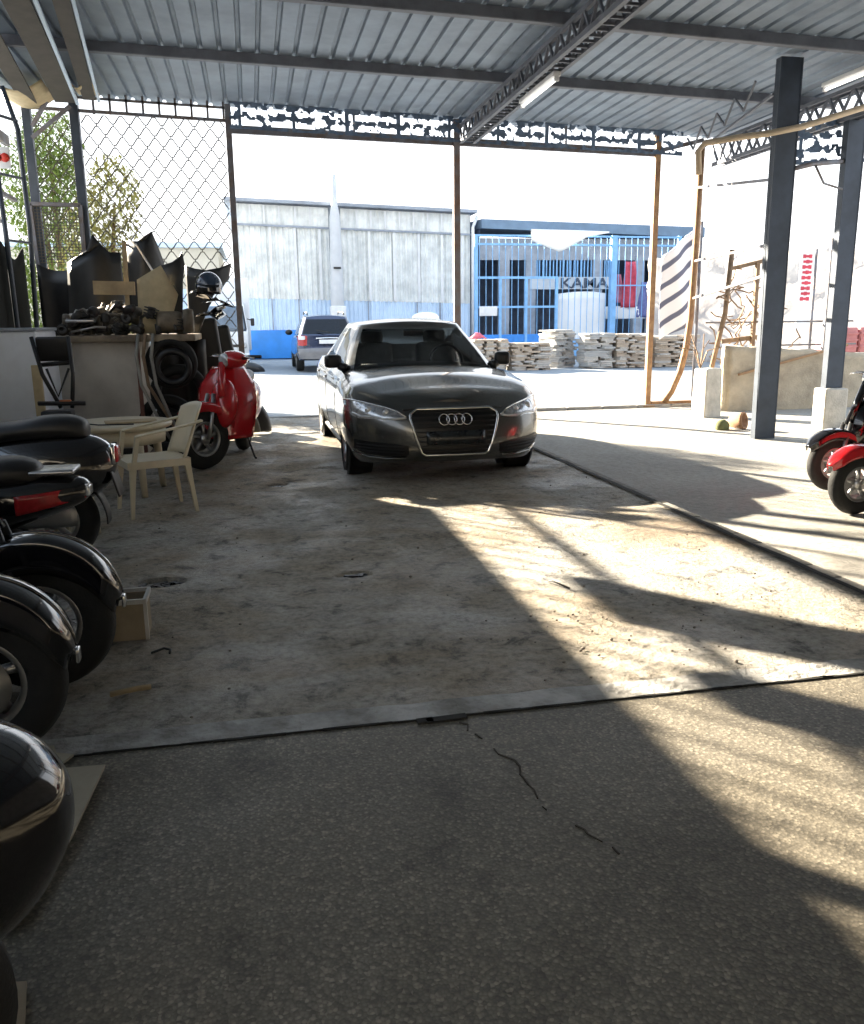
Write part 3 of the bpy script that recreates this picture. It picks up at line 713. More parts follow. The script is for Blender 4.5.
for a, b, lab in (((-2.42, 13.3, 4.6), (-2.78, 13.4, 4.1), 'upper short diagonal strut at the left posts'), ((-2.26, 13.35, 4.36), (-2.80, 13.4, 3.95), 'lower short diagonal strut at the left posts')):
    tag(MB().bar(a, b, .045).build('diagonal_strut', M_post), lab, 'strut')
t = thing('swung_gate', 'open tubular gate leaf swung inward at the far left', 'gate', (-2.9, 12.6, 0))
for pts in ([(-2.93, 12.6, 4.4), (-2.80, 12.62, 3.9), (-2.79, 12.65, 2.7), (-2.9, 12.7, .0)], [(-3.02, 12.2, 4.2), (-2.98, 12.2, 2.4), (-2.96, 12.2, 0)]):
    MB().tube(pts, .032, 8).build('upright', M_steel, t)
for z in (4.0, 3.3, 2.5): MB().bar((-3.0, 12.2, z), (-2.8, 12.63, z), .03).build('cross_rail', M_steel, t)
o = MB().grid(lambda u, v: Vector((-3.06 + .008 * sin(9 * u + 3 * v), lerp(11.52, 13.35, u), lerp(0, 2.42 + .12 * sin(7 * u), v))), 24, 16).build('dark_sheet', mat('matte_dark_tarp', (.01, .011, .010), .95, spec=.1), solid=.015); tag(o, 'dark plastic sheet hung along the swung gate at far left', 'sheet')
t = thing('red_sign', 'small white sign with red discs at the far left edge', 'sign', (-3.1, 12.5, 3.5))
MB().rbox((-3.08, 12.5, 3.53), (.36, .02, .26), .005).build('board', MATS['white_cloth'], t)
q = MB()
for x in (-3.17, -3.05, -2.96): q.lathe([(.001, 0), (.055, 0), (.055, -.01), (.001, -.01)], (x, 12.485, 3.53), 'Y', 16)
q.build('red_discs', emit('bright_red_enamel', (.6, .04, .02), 0.0), t)
# greenery
def bush(name, label, clumps, n, seed, cols):
    rr = random.Random(seed); c0 = clumps[0]
    t = thing(name, label, 'tree' if 'tree' in name else 'bush', (c0[0], c0[1], 0)); q = MB()
    for k in range(n):
        c = rr.choices(clumps, [a[3] * a[5] for a in clumps])[0]
        while True:
            d = Vector((rr.uniform(-1, 1), rr.uniform(-1, 1), rr.uniform(-1, 1)))
            if .3 < d.length < 1: break
        p = Vector((c[0] + d.x * c[3], c[1] + d.y * c[4], c[2] + d.z * c[5])); s = rr.uniform(.03, .065)
        R = Matrix.Rotation(rr.uniform(0, 6.28), 3, 'Z') @ Matrix.Rotation(rr.uniform(-1.2, 1.2), 3, 'X')
        q.add([p + R @ Vector(v) for v in ((0, -s, 0), (s * .5, 0, .2 * s), (0, s * 1.3, 0), (-s * .5, 0, .2 * s))], [(0, 1, 2, 3)])
    o = q.build('foliage', cols, t, merge=False); o['kind'] = 'stuff'
    m = MB()
    for c in clumps: m.tube([(c0[0], c0[1], 0), (lerp(c0[0], c[0], .6), lerp(c0[1], c[1], .6), c[2] * .6), (c[0], c[1], c[2])], [.09, .06, .02], 6)
    m.build('stem', M_rst, t)
M_leaf = mat('leaf_green', (.23, .30, .07), .6, 0, .5, 3, col2=(.10, .16, .03))
bush('leafy_tree', 'tall leafy tree outside, seen left of the thick post', [(-3.5, 18, 2.6, .75, .7, 1.9), (-3.8, 18.2, 4.0, .8, .7, 1.0), (-4.5, 18, 1.6, .8, .6, 1.4), (-3.2, 18, 1.2, .6, .6, 1.1), (-3.5, 18.1, 4.7, .6, .6, .7)], 13000, 4, M_leaf)
bush('leafy_bush', 'yellowish bush outside behind the left part of mesh', [(-2.6, 16.3, 2.2, .6, .5, 1.5), (-2.0, 16.4, 1.7, .6, .5, 1.0), (-2.2, 16.4, 3.5, .5, .4, .8)], 4800, 8, mat('leaf_yellow', (.40, .38, .12), .6, 0, .4, 3))
# sagging sheet strips under the left end of roof
t = thing('roof_channel', 'wide dark metal channel slung under the left roof end', 'channel', (-2.1, 11, 4.4))
MB().bar((-1.98, 9.3, 4.42), (-2.27, 13.1, 4.36), .26, .03).build('dark_strip', mat('brown_channel', (.055, .048, .04), .7, 0, .3, 5), t); MB().bar((-1.80, 9.3, 4.40), (-2.12, 13.1, 4.34), .035, .04).build('pale_edge', M_pale, t)
t = thing('roof_channel', 'second dark metal channel under the roof, right of the wide one', 'channel', (-1.6, 11, 4.4))
MB().bar((-1.56, 9.2, 4.42), (-1.95, 13.0, 4.38), .16, .03).build('dark_strip', mat('brown_channel', (.055, .048, .04), .7, 0, .3, 5), t); MB().bar((-1.45, 9.2, 4.40), (-1.83, 13.0, 4.36), .03, .04).build('pale_edge', M_pale, t)
t = thing('roof_channel', 'third dark metal channel at the leftmost edge of the roof', 'channel', (-2.6, 11, 4.4))
MB().bar((-2.42, 9.6, 4.43), (-2.75, 13.2, 4.36), .20, .03).build('dark_strip', mat('brown_channel', (.055, .048, .04), .7, 0, .3, 5), t)
o = MB().grid(lambda u, v: Vector((lerp(-3.1, -2.45, u), lerp(12.6, 13.4, v), 4.50 - .14 * sin(PI * u) - .04 * v)), 14, 8).build('canvas_patch', M_board, solid=.01); tag(o, 'beige canvas patch sagging under the roof at far left', 'canvas')
o = MB().grid(lambda u, v: Vector((lerp(-2.12, -1.85, u), lerp(12.3, 13.3, v), 4.50 - .16 * sin(PI * u) * (1 - v))), 10, 8).build('canvas_patch', M_board, solid=.01); tag(o, 'small tan canvas scrap between two roof channels', 'canvas')

# ------------------------------------------------------------------ counter and its heap
t = thing('counter', 'long pale cabinet counter with a plank top at the left', 'counter', (-1.4, 10.3, 0))
M_cab = mat('dirty_cream_laminate', (.60, .57, .52), .7, 0, .25, 2)
MB().rbox((-1.62, 10.35, .63), (.84, 1.2, 1.24), .012).build('cabinet', M_cab, t)
MB().rbox((-1.62, 9.74, .06), (.82, .04, .1), .005).build('plinth', M_black, t)
MB().rbox((-1.33, 10.3, 1.285), (1.48, 1.35, .07), .01).build('plank_top', mat('worn_plank', (.34, .28, .20), .8, 0, .4, 4, col2=(.14, .11, .08)), t)
MB().bar((-1.2, 9.70, 0), (-1.2, 9.70, 1.25), .04, .04).build('corner_trim', mat('brown_trim', (.18, .07, .05), .6), t)
MB().bar((-.64, 10.85, 0), (-.64, 10.85, 1.25), .06).build('leg', M_rst, t)
t = thing('white_cabinet', 'tall white cabinet at the left edge, behind the black scooters', 'cabinet', (-2.4, 8.9, 0))
MB().rbox((-2.42, 8.95, .69), (.98, .85, 1.38), .02).build('body', mat('white_enamel', (.84, .89, .97), .45, 0, .15, 2), t)
MB().rbox((-2.42, 8.95, 1.395), (1.0, .88, .03), .008).build('top_edge', M_grey, t)
MB().rbox((-1.95, 8.5, .55), (.08, .05, 1.05), .006).build('beige_strip', M_board, t)
t = thing('scooter_rack', 'black bent carrier rack leaning against the white cabinet', 'rack', (-1.77, 8.45, .7))
MB().rbox((-1.76, 8.42, 1.22), (.30, .05, .22), .02, Matrix.Rotation(.15, 3, 'X')).build('back_pad', M_black, t)
for a in (((-1.93, 8.35, 1.33), (-1.86, 8.3, 1.0), (-1.72, 8.25, .70)), ((-1.62, 8.35, 1.33), (-1.60, 8.3, 1.0), (-1.62, 8.22, .70))): MB().tube(a, .018, 6).build('frame_tube', M_black, t)
q = MB().tube([(-1.9, 8.38, 1.08), (-1.6, 8.36, 1.1)], .02, 6); q.tube([(-1.82, 8.3, 1.05), (-1.74, 8.28, .8), (-1.63, 8.3, 1.05)], .012, 6); q.tube([(-1.9, 8.2, .75), (-1.5, 8.2, .74)], .02, 6); q.build('cross_tube', M_black, t)
MB().rbox((-1.67, 8.22, .76), (.10, .05, .03), .008).build('reflector', mat('orange_lens', (.5, .15, .03), .3), t)
MB().rbox((-1.75, 8.25, .35), (.26, .2, .66), .02).build('base', M_black, t)
# plates of plastic bodywork heaped on the counter
M_bw = mat('scratched_black_plastic', (.022, .024, .026), .45, 0, .5, 5)
def plate(poly, y, label, lean, m=M_bw, nm='mudguard_plate', bulge=.16):
    cx = sum(p[0] for p in poly) / len(poly); x0, x1 = min(p[0] for p in poly), max(p[0] for p in poly); z0 = min(p[1] for p in poly)
    bm = bmesh.new(); bm.faces.new([bm.verts.new((p[0], 0, p[1])) for p in poly])
    bmesh.ops.triangulate(bm, faces=bm.faces[:]); bmesh.ops.subdivide_edges(bm, edges=bm.edges[:], cuts=5, use_grid_fill=True)
    for v in bm.verts:
        u = (v.co.x - x0) / (x1 - x0); v.co.y = y - bulge * sin(PI * u) + lean * (v.co.z - z0)
    q = MB(); bm.verts.index_update(); q.add([v.co.copy() for v in bm.verts], [tuple(v.index for v in f.verts) for f in bm.faces], True); bm.free()
    return tag(q.build(nm, m, solid=.012), label, 'bodywork plate')
plate([(-1.71, 2.44), (-1.63, 2.33), (-1.55, 2.24), (-1.44, 2.25), (-1.41, 1.33), (-2.05, 1.33), (-2.03, 2.13), (-1.8, 2.21)], 10.75, 'black curved plastic plate with a horn, leftmost on the counter', .12)
plate([(-1.33, 2.35), (-1.19, 2.34), (-1.11, 2.35), (-1.04, 2.45), (-.99, 2.3), (-.94, 2.12), (-1.0, 1.33), (-1.34, 1.33)], 10.5, 'black plastic plate with pointed corner behind the tilted beige board', .1)
plate([(-.95, 2.06), (-.82, 2.1), (-.74, 2.16), (-.71, 2.22), (-.69, 2.07), (-.72, 1.89), (-.76, 1.33), (-.92, 1.33)], 10.2, 'narrow black plastic plate right of the tilted beige board', .1, bulge=.05)
plate([(-.71, 2.09), (-.59, 2.05), (-.47, 2.03), (-.32, 2.06), (-.19, 2.12), (-.23, 1.93), (-.41, 1.74), (-.6, 1.33), (-.71, 1.33)], 10.6, 'black winged plastic plate, rightmost on the counter by the post', .1)
plate([(-1.18, 1.9), (-.92, 2.05), (-.76, 1.74), (-.89, 1.33), (-1.19, 1.33)], 9.92, 'beige board tilted upright on the counter heap', .15, M_board, 'tilted_board', .04)
tag(MB().bar((-1.63, 10.0, 1.82), (-1.21, 10.0, 1.81), .08, .14).build('wooden_plank', M_wood), 'short wooden plank lying across the counter heap', 'plank')
tag(MB().bar((-1.30, 10.0, 1.55), (-1.285, 10.03, 2.3), .045, .03).build('wooden_batten', M_wood), 'upright pale batten stuck in the counter heap', 'batten')
tag(MB().bar((-.98, 10.3, 1.9), (-1.2, 10.33, 2.3), .05, .015).build('bent_strip', M_alu), 'bent grey metal strip in front of the pointed plate', 'strip')
t = thing('helmet', 'glossy dark helmet on top of the heap near the post', 'helmet', (-.44, 10.0, 1.6))
q = MB().grid(lambda u, v: Vector((-.43 + .14 * sin(PI * .62 * v) * cos(2 * PI * u), 10.0 + .15 * sin(PI * .62 * v) * sin(2 * PI * u), 1.83 + .15 * cos(PI * .62 * v))), 22, 12, True, True); q.build('shell', mat('dark_blue_gloss', (.03, .05, .09), .2, 0, .2, 5, coat=.8), t, solid=.01)
MB().grid(lambda u, v: Vector((-.43 + .15 * cos(-2.6 + 2.0 * u), 10.0 + .16 * sin(-2.6 + 2.0 * u), 1.74 + .10 * v)), 14, 4).build('visor', M_gloss, t, solid=.006)
rr = random.Random(11)
for k, (x, z, dx, dz, a, lab) in enumerate(((-.55, 1.74, .14, .03, .3, 'uppermost'), (-.36, 1.66, .17, .03, .12, 'second from the top'), (-.28, 1.6, .15, .03, -.2, 'third from the top'), (-.4, 1.52, .2, .04, .1, 'lowest'))):
    q = MB().grid(lambda u, v: Vector(((u - .5) * 2 * dx * (1 - .7 * v), -.1 + .22 * v, .05 * sin(PI * u) - .03 * v)), 10, 8)
    o = q.build('fairing_piece', M_gloss, solid=.012); o.location = (x, 10.05 - .03 * k, z); o.rotation_euler = (.3, a, .6 - .5 * k); tag(o, 'glossy dark fairing piece below the helmet, %s of the pile' % lab, 'fairing')
tag(MB().lathe([(.001, -.13), (.10, -.13), (.115, -.09), (.115, .09), (.10, .13), (.001, .13)], (-.86, 9.85, 1.45), 'X', 24).build('drum', mat('dirty_brown_metal', (.22, .18, .13), .6, .3, .4, 8)), 'brown drum lying on the counter below beige board', 'drum')
tag(MB().lathe([(.05, -.05), (.12, -.05), (.135, 0), (.12, .05), (.05, .05)], (-.66, 9.82, 1.46), 'X', 24).build('brake_drum', MATS['dirty_brown_metal']), 'ribbed wheel hub lying at the counter end', 'hub')
M_junk = [mat('oily_metal', (.08, .075, .07), .5, .6, .5, 10), mat('dusty_metal', (.22, .20, .17), .7, .3, .4, 10), mat('worn_aluminium', (.42, .41, .39), .45, .8, .3, 9)]
def junk(k):
    q = MB(); j = k % 5
    if j == 0: q.lathe([(.02, -.03), (.055, -.03), (.06, 0), (.055, .03), (.02, .03)], (0, 0, 0), 'Y', 16, closed=True)
    elif j == 1: q.rbox((0, 0, 0), (.13, .09, .07), .02); q.tube([(.04, 0, 0), (.12, 0, .05)], .02, 8)
    elif j == 2: q.lathe([(.001, -.07), (.035, -.07), (.035, .02), (.05, .02), (.05, .07), (.001, .07)], (0, 0, 0), 'X', 14)
    elif j == 3: q.tube([(-.1, 0, 0), (-.04, .02, .05), (.05, 0, .04), (.1, -.02, -.03)], .018, 8); q.ell((.1, -.02, -.03), (.035, .035, .035), 10, 6)
    else:
        for i in range(4): q.rbox((0, 0, -.045 + i * .03), (.12, .12, .014), .006)
        q.lathe([(.001, -.06), (.04, -.06), (.04, .06), (.001, .06)], (0, 0, 0), 'Z', 12)
    return q.build('engine_part', M_junk[k % 3])
jp = [junk(k) for k in range(15)]
for k in range(56):
    o = jp[k] if k < 15 else jp[k % 15].copy()
    if k >= 15: COL.objects.link(o)
    lay = k // 20
    o.location = (-1.95 + (k % 20) * .064 + rr.uniform(-.03, .03), 9.82 + .16 * ((k * 7) % 3) + rr.uniform(-.03, .03), 1.38 + lay * .10 * (1.2 - abs((k % 20) - 9) / 14))
    o.rotation_euler = (rr.uniform(-.5, .5), rr.uniform(-.5, .5), rr.uniform(0, 6.28))
    tag(o, 'small dirty engine part in the heap on the counter', 'engine part', 'engine parts heaped on the counter')
o = MB().rbox((-1.75, 9.75, 1.47), (.28, .14, .03), .008).build('metal_tray', M_alu); tag(o, 'flat grey metal tray at the counter left end', 'tray')
tag(MB().tube([(-1.85, 9.72, 1.36), (-1.68, 9.7, 1.39), (-1.6, 9.72, 1.41), (-1.5, 9.7, 1.40)], .014, 6).build('clutch_lever', M_alu), 'bright metal lever lying at the counter left edge', 'lever')
# hoses and tubes hanging at the counter's right end
def ring(c, R, r, m, label, nm='inner_tube', sq=1.0, tilt=0.0):
    pts = [(c[0] + R * cos(a), c[1] + tilt * sin(a), c[2] + R * sq * sin(a)) for a in [2 * PI * k / 36 for k in range(36)]]
    tag(MB().tube(pts, r, 10, closed=True).build(nm, m), label, nm.replace('_', ' '))
ring((-.86, 9.66, 1.02), .23, .045, M_rubber, 'black inner tube hanging outermost at the counter end')
ring((-.84, 9.60, .98), .165, .035, M_black, 'smaller black inner tube hung over the larger tube')
ring((-.80, 9.72, .70), .25, .06, M_rubber, 'thick black tyre standing below the hung inner tubes', 'spare_tyre')
ring((-.95, 9.78, .36), .26, .06, M_rubber, 'black tyre on the floor under the hung tubes', 'spare_tyre')
M_hose = mat('grey_hose', (.30, .29, .26), .6, 0, .3, 6)
for k, (x, d, lab) in enumerate(((-1.15, .12, 'leftmost pale hose hanging from the counter top'), (-1.08, .16, 'middle pale hose hanging from the counter top'), (-1.0, .10, 'rightmost pale hose hanging from the counter top'))):
    tag(MB().tube([(x - .02, 9.62, 1.33), (x - .05, 9.56, 1.1), (x - .02, 9.55, .8), (x + d, 9.55, .45), (x + d + .12, 9.55, .2)], .018, 8).build('hose', M_hose if k != 1 else M_rst), lab, 'hose')
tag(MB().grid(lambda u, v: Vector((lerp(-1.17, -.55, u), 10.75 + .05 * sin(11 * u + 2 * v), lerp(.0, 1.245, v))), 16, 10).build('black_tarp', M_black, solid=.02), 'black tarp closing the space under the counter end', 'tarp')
# black seats/panels standing by the post
def slabs(c, w, h, th, lean, label, m, rz=0.0):
    q = MB().rbox((0, 0, h / 2), (w, th, h), min(w, th) * .42, seg=4)
    o = q.build('seat_cushion', m); o.location = c; o.rotation_euler = (lean[0], lean[1], rz); tag(o, label, 'seat cushion')
slabs((-.42, 10.95, .0), .32, 1.50, .15, (0, -.10, 0), 'tall dark padded panel leaning beside the tubes, left one', M_black)
slabs((-.20, 11.2, .0), .30, 1.42, .14, (0, -.16, 0), 'tall dark padded panel leaning behind the red scooter, right one', M_bw)
def mudguard(c, R, w, a0, a1, label, m, rz):
    def fn(u, v):
        a = lerp(a0, a1, u); s = (v - .5) * 2
        r = R * (1 - .42 * abs(s) ** 3)
        return Vector((r * cos(a), s * w / 2, r * sin(a)))
    o = MB().grid(fn, 24, 11).build('mudguard', m, solid=.015); o.location = c; o.rotation_euler = (0, 0, rz); tag(o, label, 'mudguard')
mudguard((-.36, 11.75, .02), .56, .34, 0, PI * .52, 'black curved mudguard standing on the floor by the street', M_black, -.25)
mudguard((-.40, 11.5, .02), .46, .16, .05, PI * .45, 'dull brown mudguard leaning inside the black one', mat('brown_plastic', (.16, .14, .11), .6), -.3)
# ------------------------------------------------------------------ small things on the floor
t = thing('carton', 'small open carton with a pale rim under the black wheel', 'box', (-.66, 4.02, .0))
q = MB()
for c, d in (((0, -.085, .09), (.22, .012, .18)), ((0, .085, .09), (.22, .012, .18)), ((.105, 0, .09), (.012, .17, .18)), ((-.105, 0, .09), (.012, .17, .18)), ((0, 0, .01), (.22, .17, .012))): q.box(c, d)
q.build('body', M_carton, t, local=True)
q = MB()
for c, d in (((0, -.092, .185), (.235, .016, .022)), ((0, .092, .185), (.235, .016, .022)), ((.112, 0, .185), (.016, .18, .022)), ((-.112, 0, .185), (.016, .18, .022)), ((.112, -.09, .09), (.016, .014, .18))): q.box(c, d)
q.build('pale_rim', mat('white_card', (.62, .60, .56), .8), t, local=True)
def sheet(poly, z, th, label, m):
    q = MB().prism(poly, lambda u, v, w: Vector((u, v, z + w + .012 * mnoise.noise(Vector((u * 4, v * 4, z))))), th); tag(q.build('cardboard_sheet', m), label, 'cardboard')
M_tan = mat('tan_cardboard', (.42, .37, .28), .85, 0, .2, 6)
sheet([(-1.1, 2.90), (-.74, 2.89), (-.72, 2.83), (-.66, 2.80), (-.69, 2.74), (-.75, 2.5), (-1.1, 2.5)], .012, .008, 'torn tan cardboard sheet on the floor, under the other one', M_tan)
sheet([(-1.05, 2.70), (-.54, 2.68), (-.565, 2.28), (-.62, 1.95), (-1.1, 1.95)], .030, .010, 'tan cardboard sheet on the floor beside the nearest scooter', M_tan)
sheet([(-.95, 1.80), (-.56, 1.75), (-.50, 1.45), (-.52, 1.2), (-.95, 1.2)], .012, .010, 'pale cardboard sheet below the nearest scooter tail', M_carton)
tag(MB().tube([(-.62, 3.30, .012), (-.52, 3.33, .014), (-.47, 3.34, .012)], .012, 6).build('wood_chip', M_wood), 'thin wood splinter lying near the threshold strip', 'splinter')
tag(MB().tube([(-.51, 3.72, .01), (-.46, 3.76, .012), (-.43, 3.74, .01), (-.43, 3.70, .01)], .006, 6).build('bent_wire', M_black), 'short bent black wire on the dirty floor', 'wire')
tag(MB().tube([(1.52, 4.36, .012), (1.55, 4.28, .018), (1.60, 4.16, .012)], .006, 6).build('twig', M_black), 'small dark twig lying in the sunlit patch', 'twig')
rr = random.Random(21); q = MB()
for k in range(200):
    x, y = rr.uniform(-.9, 3.0), rr.uniform(3.0, 7.5)
    if rr.random() < .5: x, y = rr.gauss(1.7, .5), rr.gauss(3.5, .4)
    if x > 3.0 or y < 3.0: continue
    s = rr.uniform(.003, .011) * (.6 + .4 * rr.random()); q.ell((x, y, .002 + s * .3), (s, s * rr.uniform(.6, 1), s * .7), 6, 4)
tag(q.build('gravel', mat('dark_grit', (.22, .19, .16), .9)), 'loose grit scattered over the dirty floor', 'grit', None, 'stuff')
#=== PART3 ===
# ------------------------------------------------------------------ cars
def sgn(x): return -1 if x < 0 else 1
class Car:
    """shell made of stacked plan loops; x lateral, y from nose (0) to tail (L), z up"""
    def __init__(s, **k): s.__dict__.update(k)
    def zs(s, y): return interp(y, s.shoulder)
    def zb(s, y): return interp(y, s.bottom)
    def wid(s, v, y): return s.W * interp(v, s.vw) * interp(y, s.yw)
    def yf(s, v): return interp(v, s.nose)
    def yr(s, v): return s.L - interp(v, s.tail)
    def plan(s, v, n1=16, n2=34):
        """half loop of (x,y) from front centre to rear centre"""
        out = []; yf, yr = s.yf(v), s.yr(v)
        for i in range(n1):
            t = PI / 2 * i / n1
            y = yf + s.Lf * (1 - cos(t) ** (2 / s.nf)); out.append((s.wid(v, y) * sin(t) ** (2 / s.nf), y))
        a, b = yf + s.Lf, yr - s.Lr
        for i in range(n2): y = lerp(a, b, i / (n2 - 1)); out.append((s.wid(v, y), y))
        for i in range(1, n1 + 1):
            t = PI / 2 * i / n1
            y = yr - s.Lr * (1 - sin(t) ** (2 / s.nr) * 0 - 1 * 0) if 0 else yr - s.Lr + s.Lr * sin(t) ** (2 / s.nr)
            out.append((s.wid(v, y) * max(0, cos(t)) ** (2 / s.nr), y))
        return out
    def z(s, v, y): return s.zb(y) + v * (s.zs(y) - s.zb(y))
    def front(s, x, z, off=.004):
        """point on the nose surface in front view position (x,z)"""
        v = .5; y = 0
        for _ in range(6):
            v = min(1, max(0, (z - s.zb(y)) / (s.zs(y) - s.zb(y))))
            w = s.wid(v, y); q = min(.9995, abs(x) / w)
            t = math.asin(q ** (s.nf / 2)); y = s.yf(v) + s.Lf * (1 - cos(t) ** (2 / s.nf))
        return Vector((x * (1 + .3 * off), y - off, z))
    def rear(s, x, z, off=.006):
        y = s.L; v = .5
        for _ in range(6):
            v = min(1, max(0, (z - s.zb(y)) / (s.zs(y) - s.zb(y))))
            w = s.wid(v, y); q = min(.9995, abs(x) / w)
            t = math.acos(q ** (s.nr / 2)); y = s.yr(v) - s.Lr + s.Lr * sin(t) ** (2 / s.nr)
        return Vector((x * (1 + .3 * off), y + off, z))
    def shell(s, name, m, parent, arches, levels=(0, .06, .14, .24, .34, .44, .54, .64, .74, .82, .89, .94, .975, 1.0)):
        q = MB(); rows = []
        for v in levels:
            h = s.plan(v); loop = [Vector((x, y, s.z(v, y))) for x, y in h] + [Vector((-x, y, s.z(v, y))) for x, y in h[-2:0:-1]]
            rows.append(loop)
        q.loft(rows, cap=False)
        h = s.plan(1.0); n = 14; top = []
        for (x, y) in h:
            cr = interp(y, s.crown)
            row = []
            for k in range(n + 1):
                e = lerp(1, -1, k / n); zz = s.zs(y) + cr * (1 - abs(e) ** 2.2) - s.crease * math.exp(-((abs(e) - .66) / .06) ** 2) * min(1, x / s.W * 2)
                row.append(Vector((x * e, y, zz)))
            top.append(row)
        q.grid(lambda u, v: top[int(round(v * (len(top) - 1)))][int(round(u * n))], n + 1, len(top))
        hb = s.plan(0.0)
        q.grid(lambda u, v: Vector((hb[int(round(v * (len(hb) - 1)))][0] * lerp(1, -1, u), hb[int(round(v * (len(hb) - 1)))][1], s.zb(hb[int(round(v * (len(hb) - 1)))][1]))), 7, len(hb), False)
        o = q.build(name, m, parent, local=True)
        cut = MB()
        for (y, zc, r) in arches:
            for sx in (-1, 1):
                a, b = sx * (s.W - .30), sx * (s.W + .1)
                cut.lathe([(.0001, a), (r, a), (r, b), (.0001, b)], (0, y, zc), 'X', 40)
        c = cut.build('cutter', m); bo = o.modifiers.new('b', 'BOOLEAN'); bo.operation = 'DIFFERENCE'; bo.object = c; bo.solver = 'EXACT'
        dg = bpy.context.evaluated_depsgraph_get(); me = bpy.data.meshes.new_from_object(o.evaluated_get(dg)); o.modifiers.clear(); old = o.data; o.data = me; me.name = name
        bpy.data.objects.remove(c); bpy.data.meshes.remove(old)
        return o
    def patch(s, surf, up, lo, n, m):
        """grid between two polylines given in front view"""
        def along(pl, t):
            f = t * (len(pl) - 1); i = min(int(f), len(pl) - 2); return (lerp(pl[i][0], pl[i + 1][0], f - i), lerp(pl[i][1], pl[i + 1][1], f - i))
        def fn(u, v):
            a, b = along(lo, u), along(up, u); return surf(lerp(a[0], b[0], v), lerp(a[1], b[1], v))
        return MB().grid(fn, n, m)
def mir(pl): return [(-x, z) for x, z in pl]
def greenhouse(P, t, paint, gl, names):
    """loops from belt to roof edge split into glass and painted pillars"""
    NF, NS = 12, 26
    hs = [0, .05, .15, .3, .45, .6, .75, .88, .93, 1.0]
    def loop(h):
        w = P['w0'] + (P['w1'] - P['w0']) * h ** 1.25; yF = lerp(P['f0'], P['f1'], h ** .96); yR = lerp(P['r0'], P['r1'], h ** .95); fb, rb = lerp(.20, .13, h), lerp(.14, .10, h)
        zz = lambda y: lerp(P['belt'](y), P['roof'](y), h)
        pts = []
        for i in range(NF): x = w * .90 * i / (NF - 1); y = yF + fb * (x / w) ** 2.2; pts.append(Vector((x, y, zz(y))))
        for x, dy in ((w * .955, fb * .95 + .03), (w * .99, fb + .10)): pts.append(Vector((x, yF + dy, zz(yF + dy))))
        a, b = yF + fb + .20, yR - rb - .24
        for i in range(NS): y = lerp(a, b, i / (NS - 1)); pts.append(Vector((w, y, zz(y))))
        for x, dy in ((w * .985, .12), (w * .94, .04)): y = yR - rb - dy + .02; pts.append(Vector((x, y, zz(y))))
        for i in range(NF): x = w * .88 * (1 - i / (NF - 1)); y = yR - rb * (x / w) ** 2; pts.append(Vector((x, y, zz(y))))
        return pts
    L = [loop(h) for h in hs]; n = len(L[0]); B = {k: MB() for k in ('paint', 'front', 'rear', 'sideA', 'sideB')}
    bp = P.get('bpost', .48); b0 = NF + 2 + int(NS * bp)
    for side in (1, -1):
        for i in range(len(hs) - 1):
            for k in range(n - 1):
                g = 1 <= i <= 6
                if k < NF - 1: key = 'front' if i <= 7 else 'paint'
                elif k >= n - NF: key = 'rear' if g else 'paint'
                elif NF + 1 <= k < NF + 1 + NS:
                    if not g: key = 'paint'
                    elif k in (b0, b0 + 1): key = 'paint'
                    else: key = 'sideA' if k < b0 else 'sideB'
                    if k >= NF + NS - P.get('cp', 1): key = 'paint'
                else: key = 'paint'
                q = [L[i][k], L[i][k + 1], L[i + 1][k + 1], L[i + 1][k]]
                nm = key if key in ('paint', 'front', 'rear') else key + str(side)
                if nm not in B: B[nm] = MB()
                B[nm].add([Vector((p.x * side, p.y, p.z)) for p in q], [(0, 1, 2, 3)], True)
    R = L[-1]
    rt = [[Vector((p.x * e, p.y, p.z + P['rc'] * (1 - abs(e) ** 2.4) * min(1, p.x / (P['w1'] * .7)))) for e in [lerp(1, -1, k / 12) for k in range(13)]] for p in R]
    B['paint'].grid(lambda u, v: rt[int(round(v * (n - 1)))][int(round(u * 12))], 13, n)
    B['paint'].build('roof', paint, t, local=True)
    B['front'].build('windscreen', gl, t, local=True)
    B['rear'].build('rear_window', P.get('rgl', gl), t, local=True)
    for k, b in B.items():
        if k.startswith('side') and b.v: b.build('side_window', P.get('sgl', gl), t, local=True)
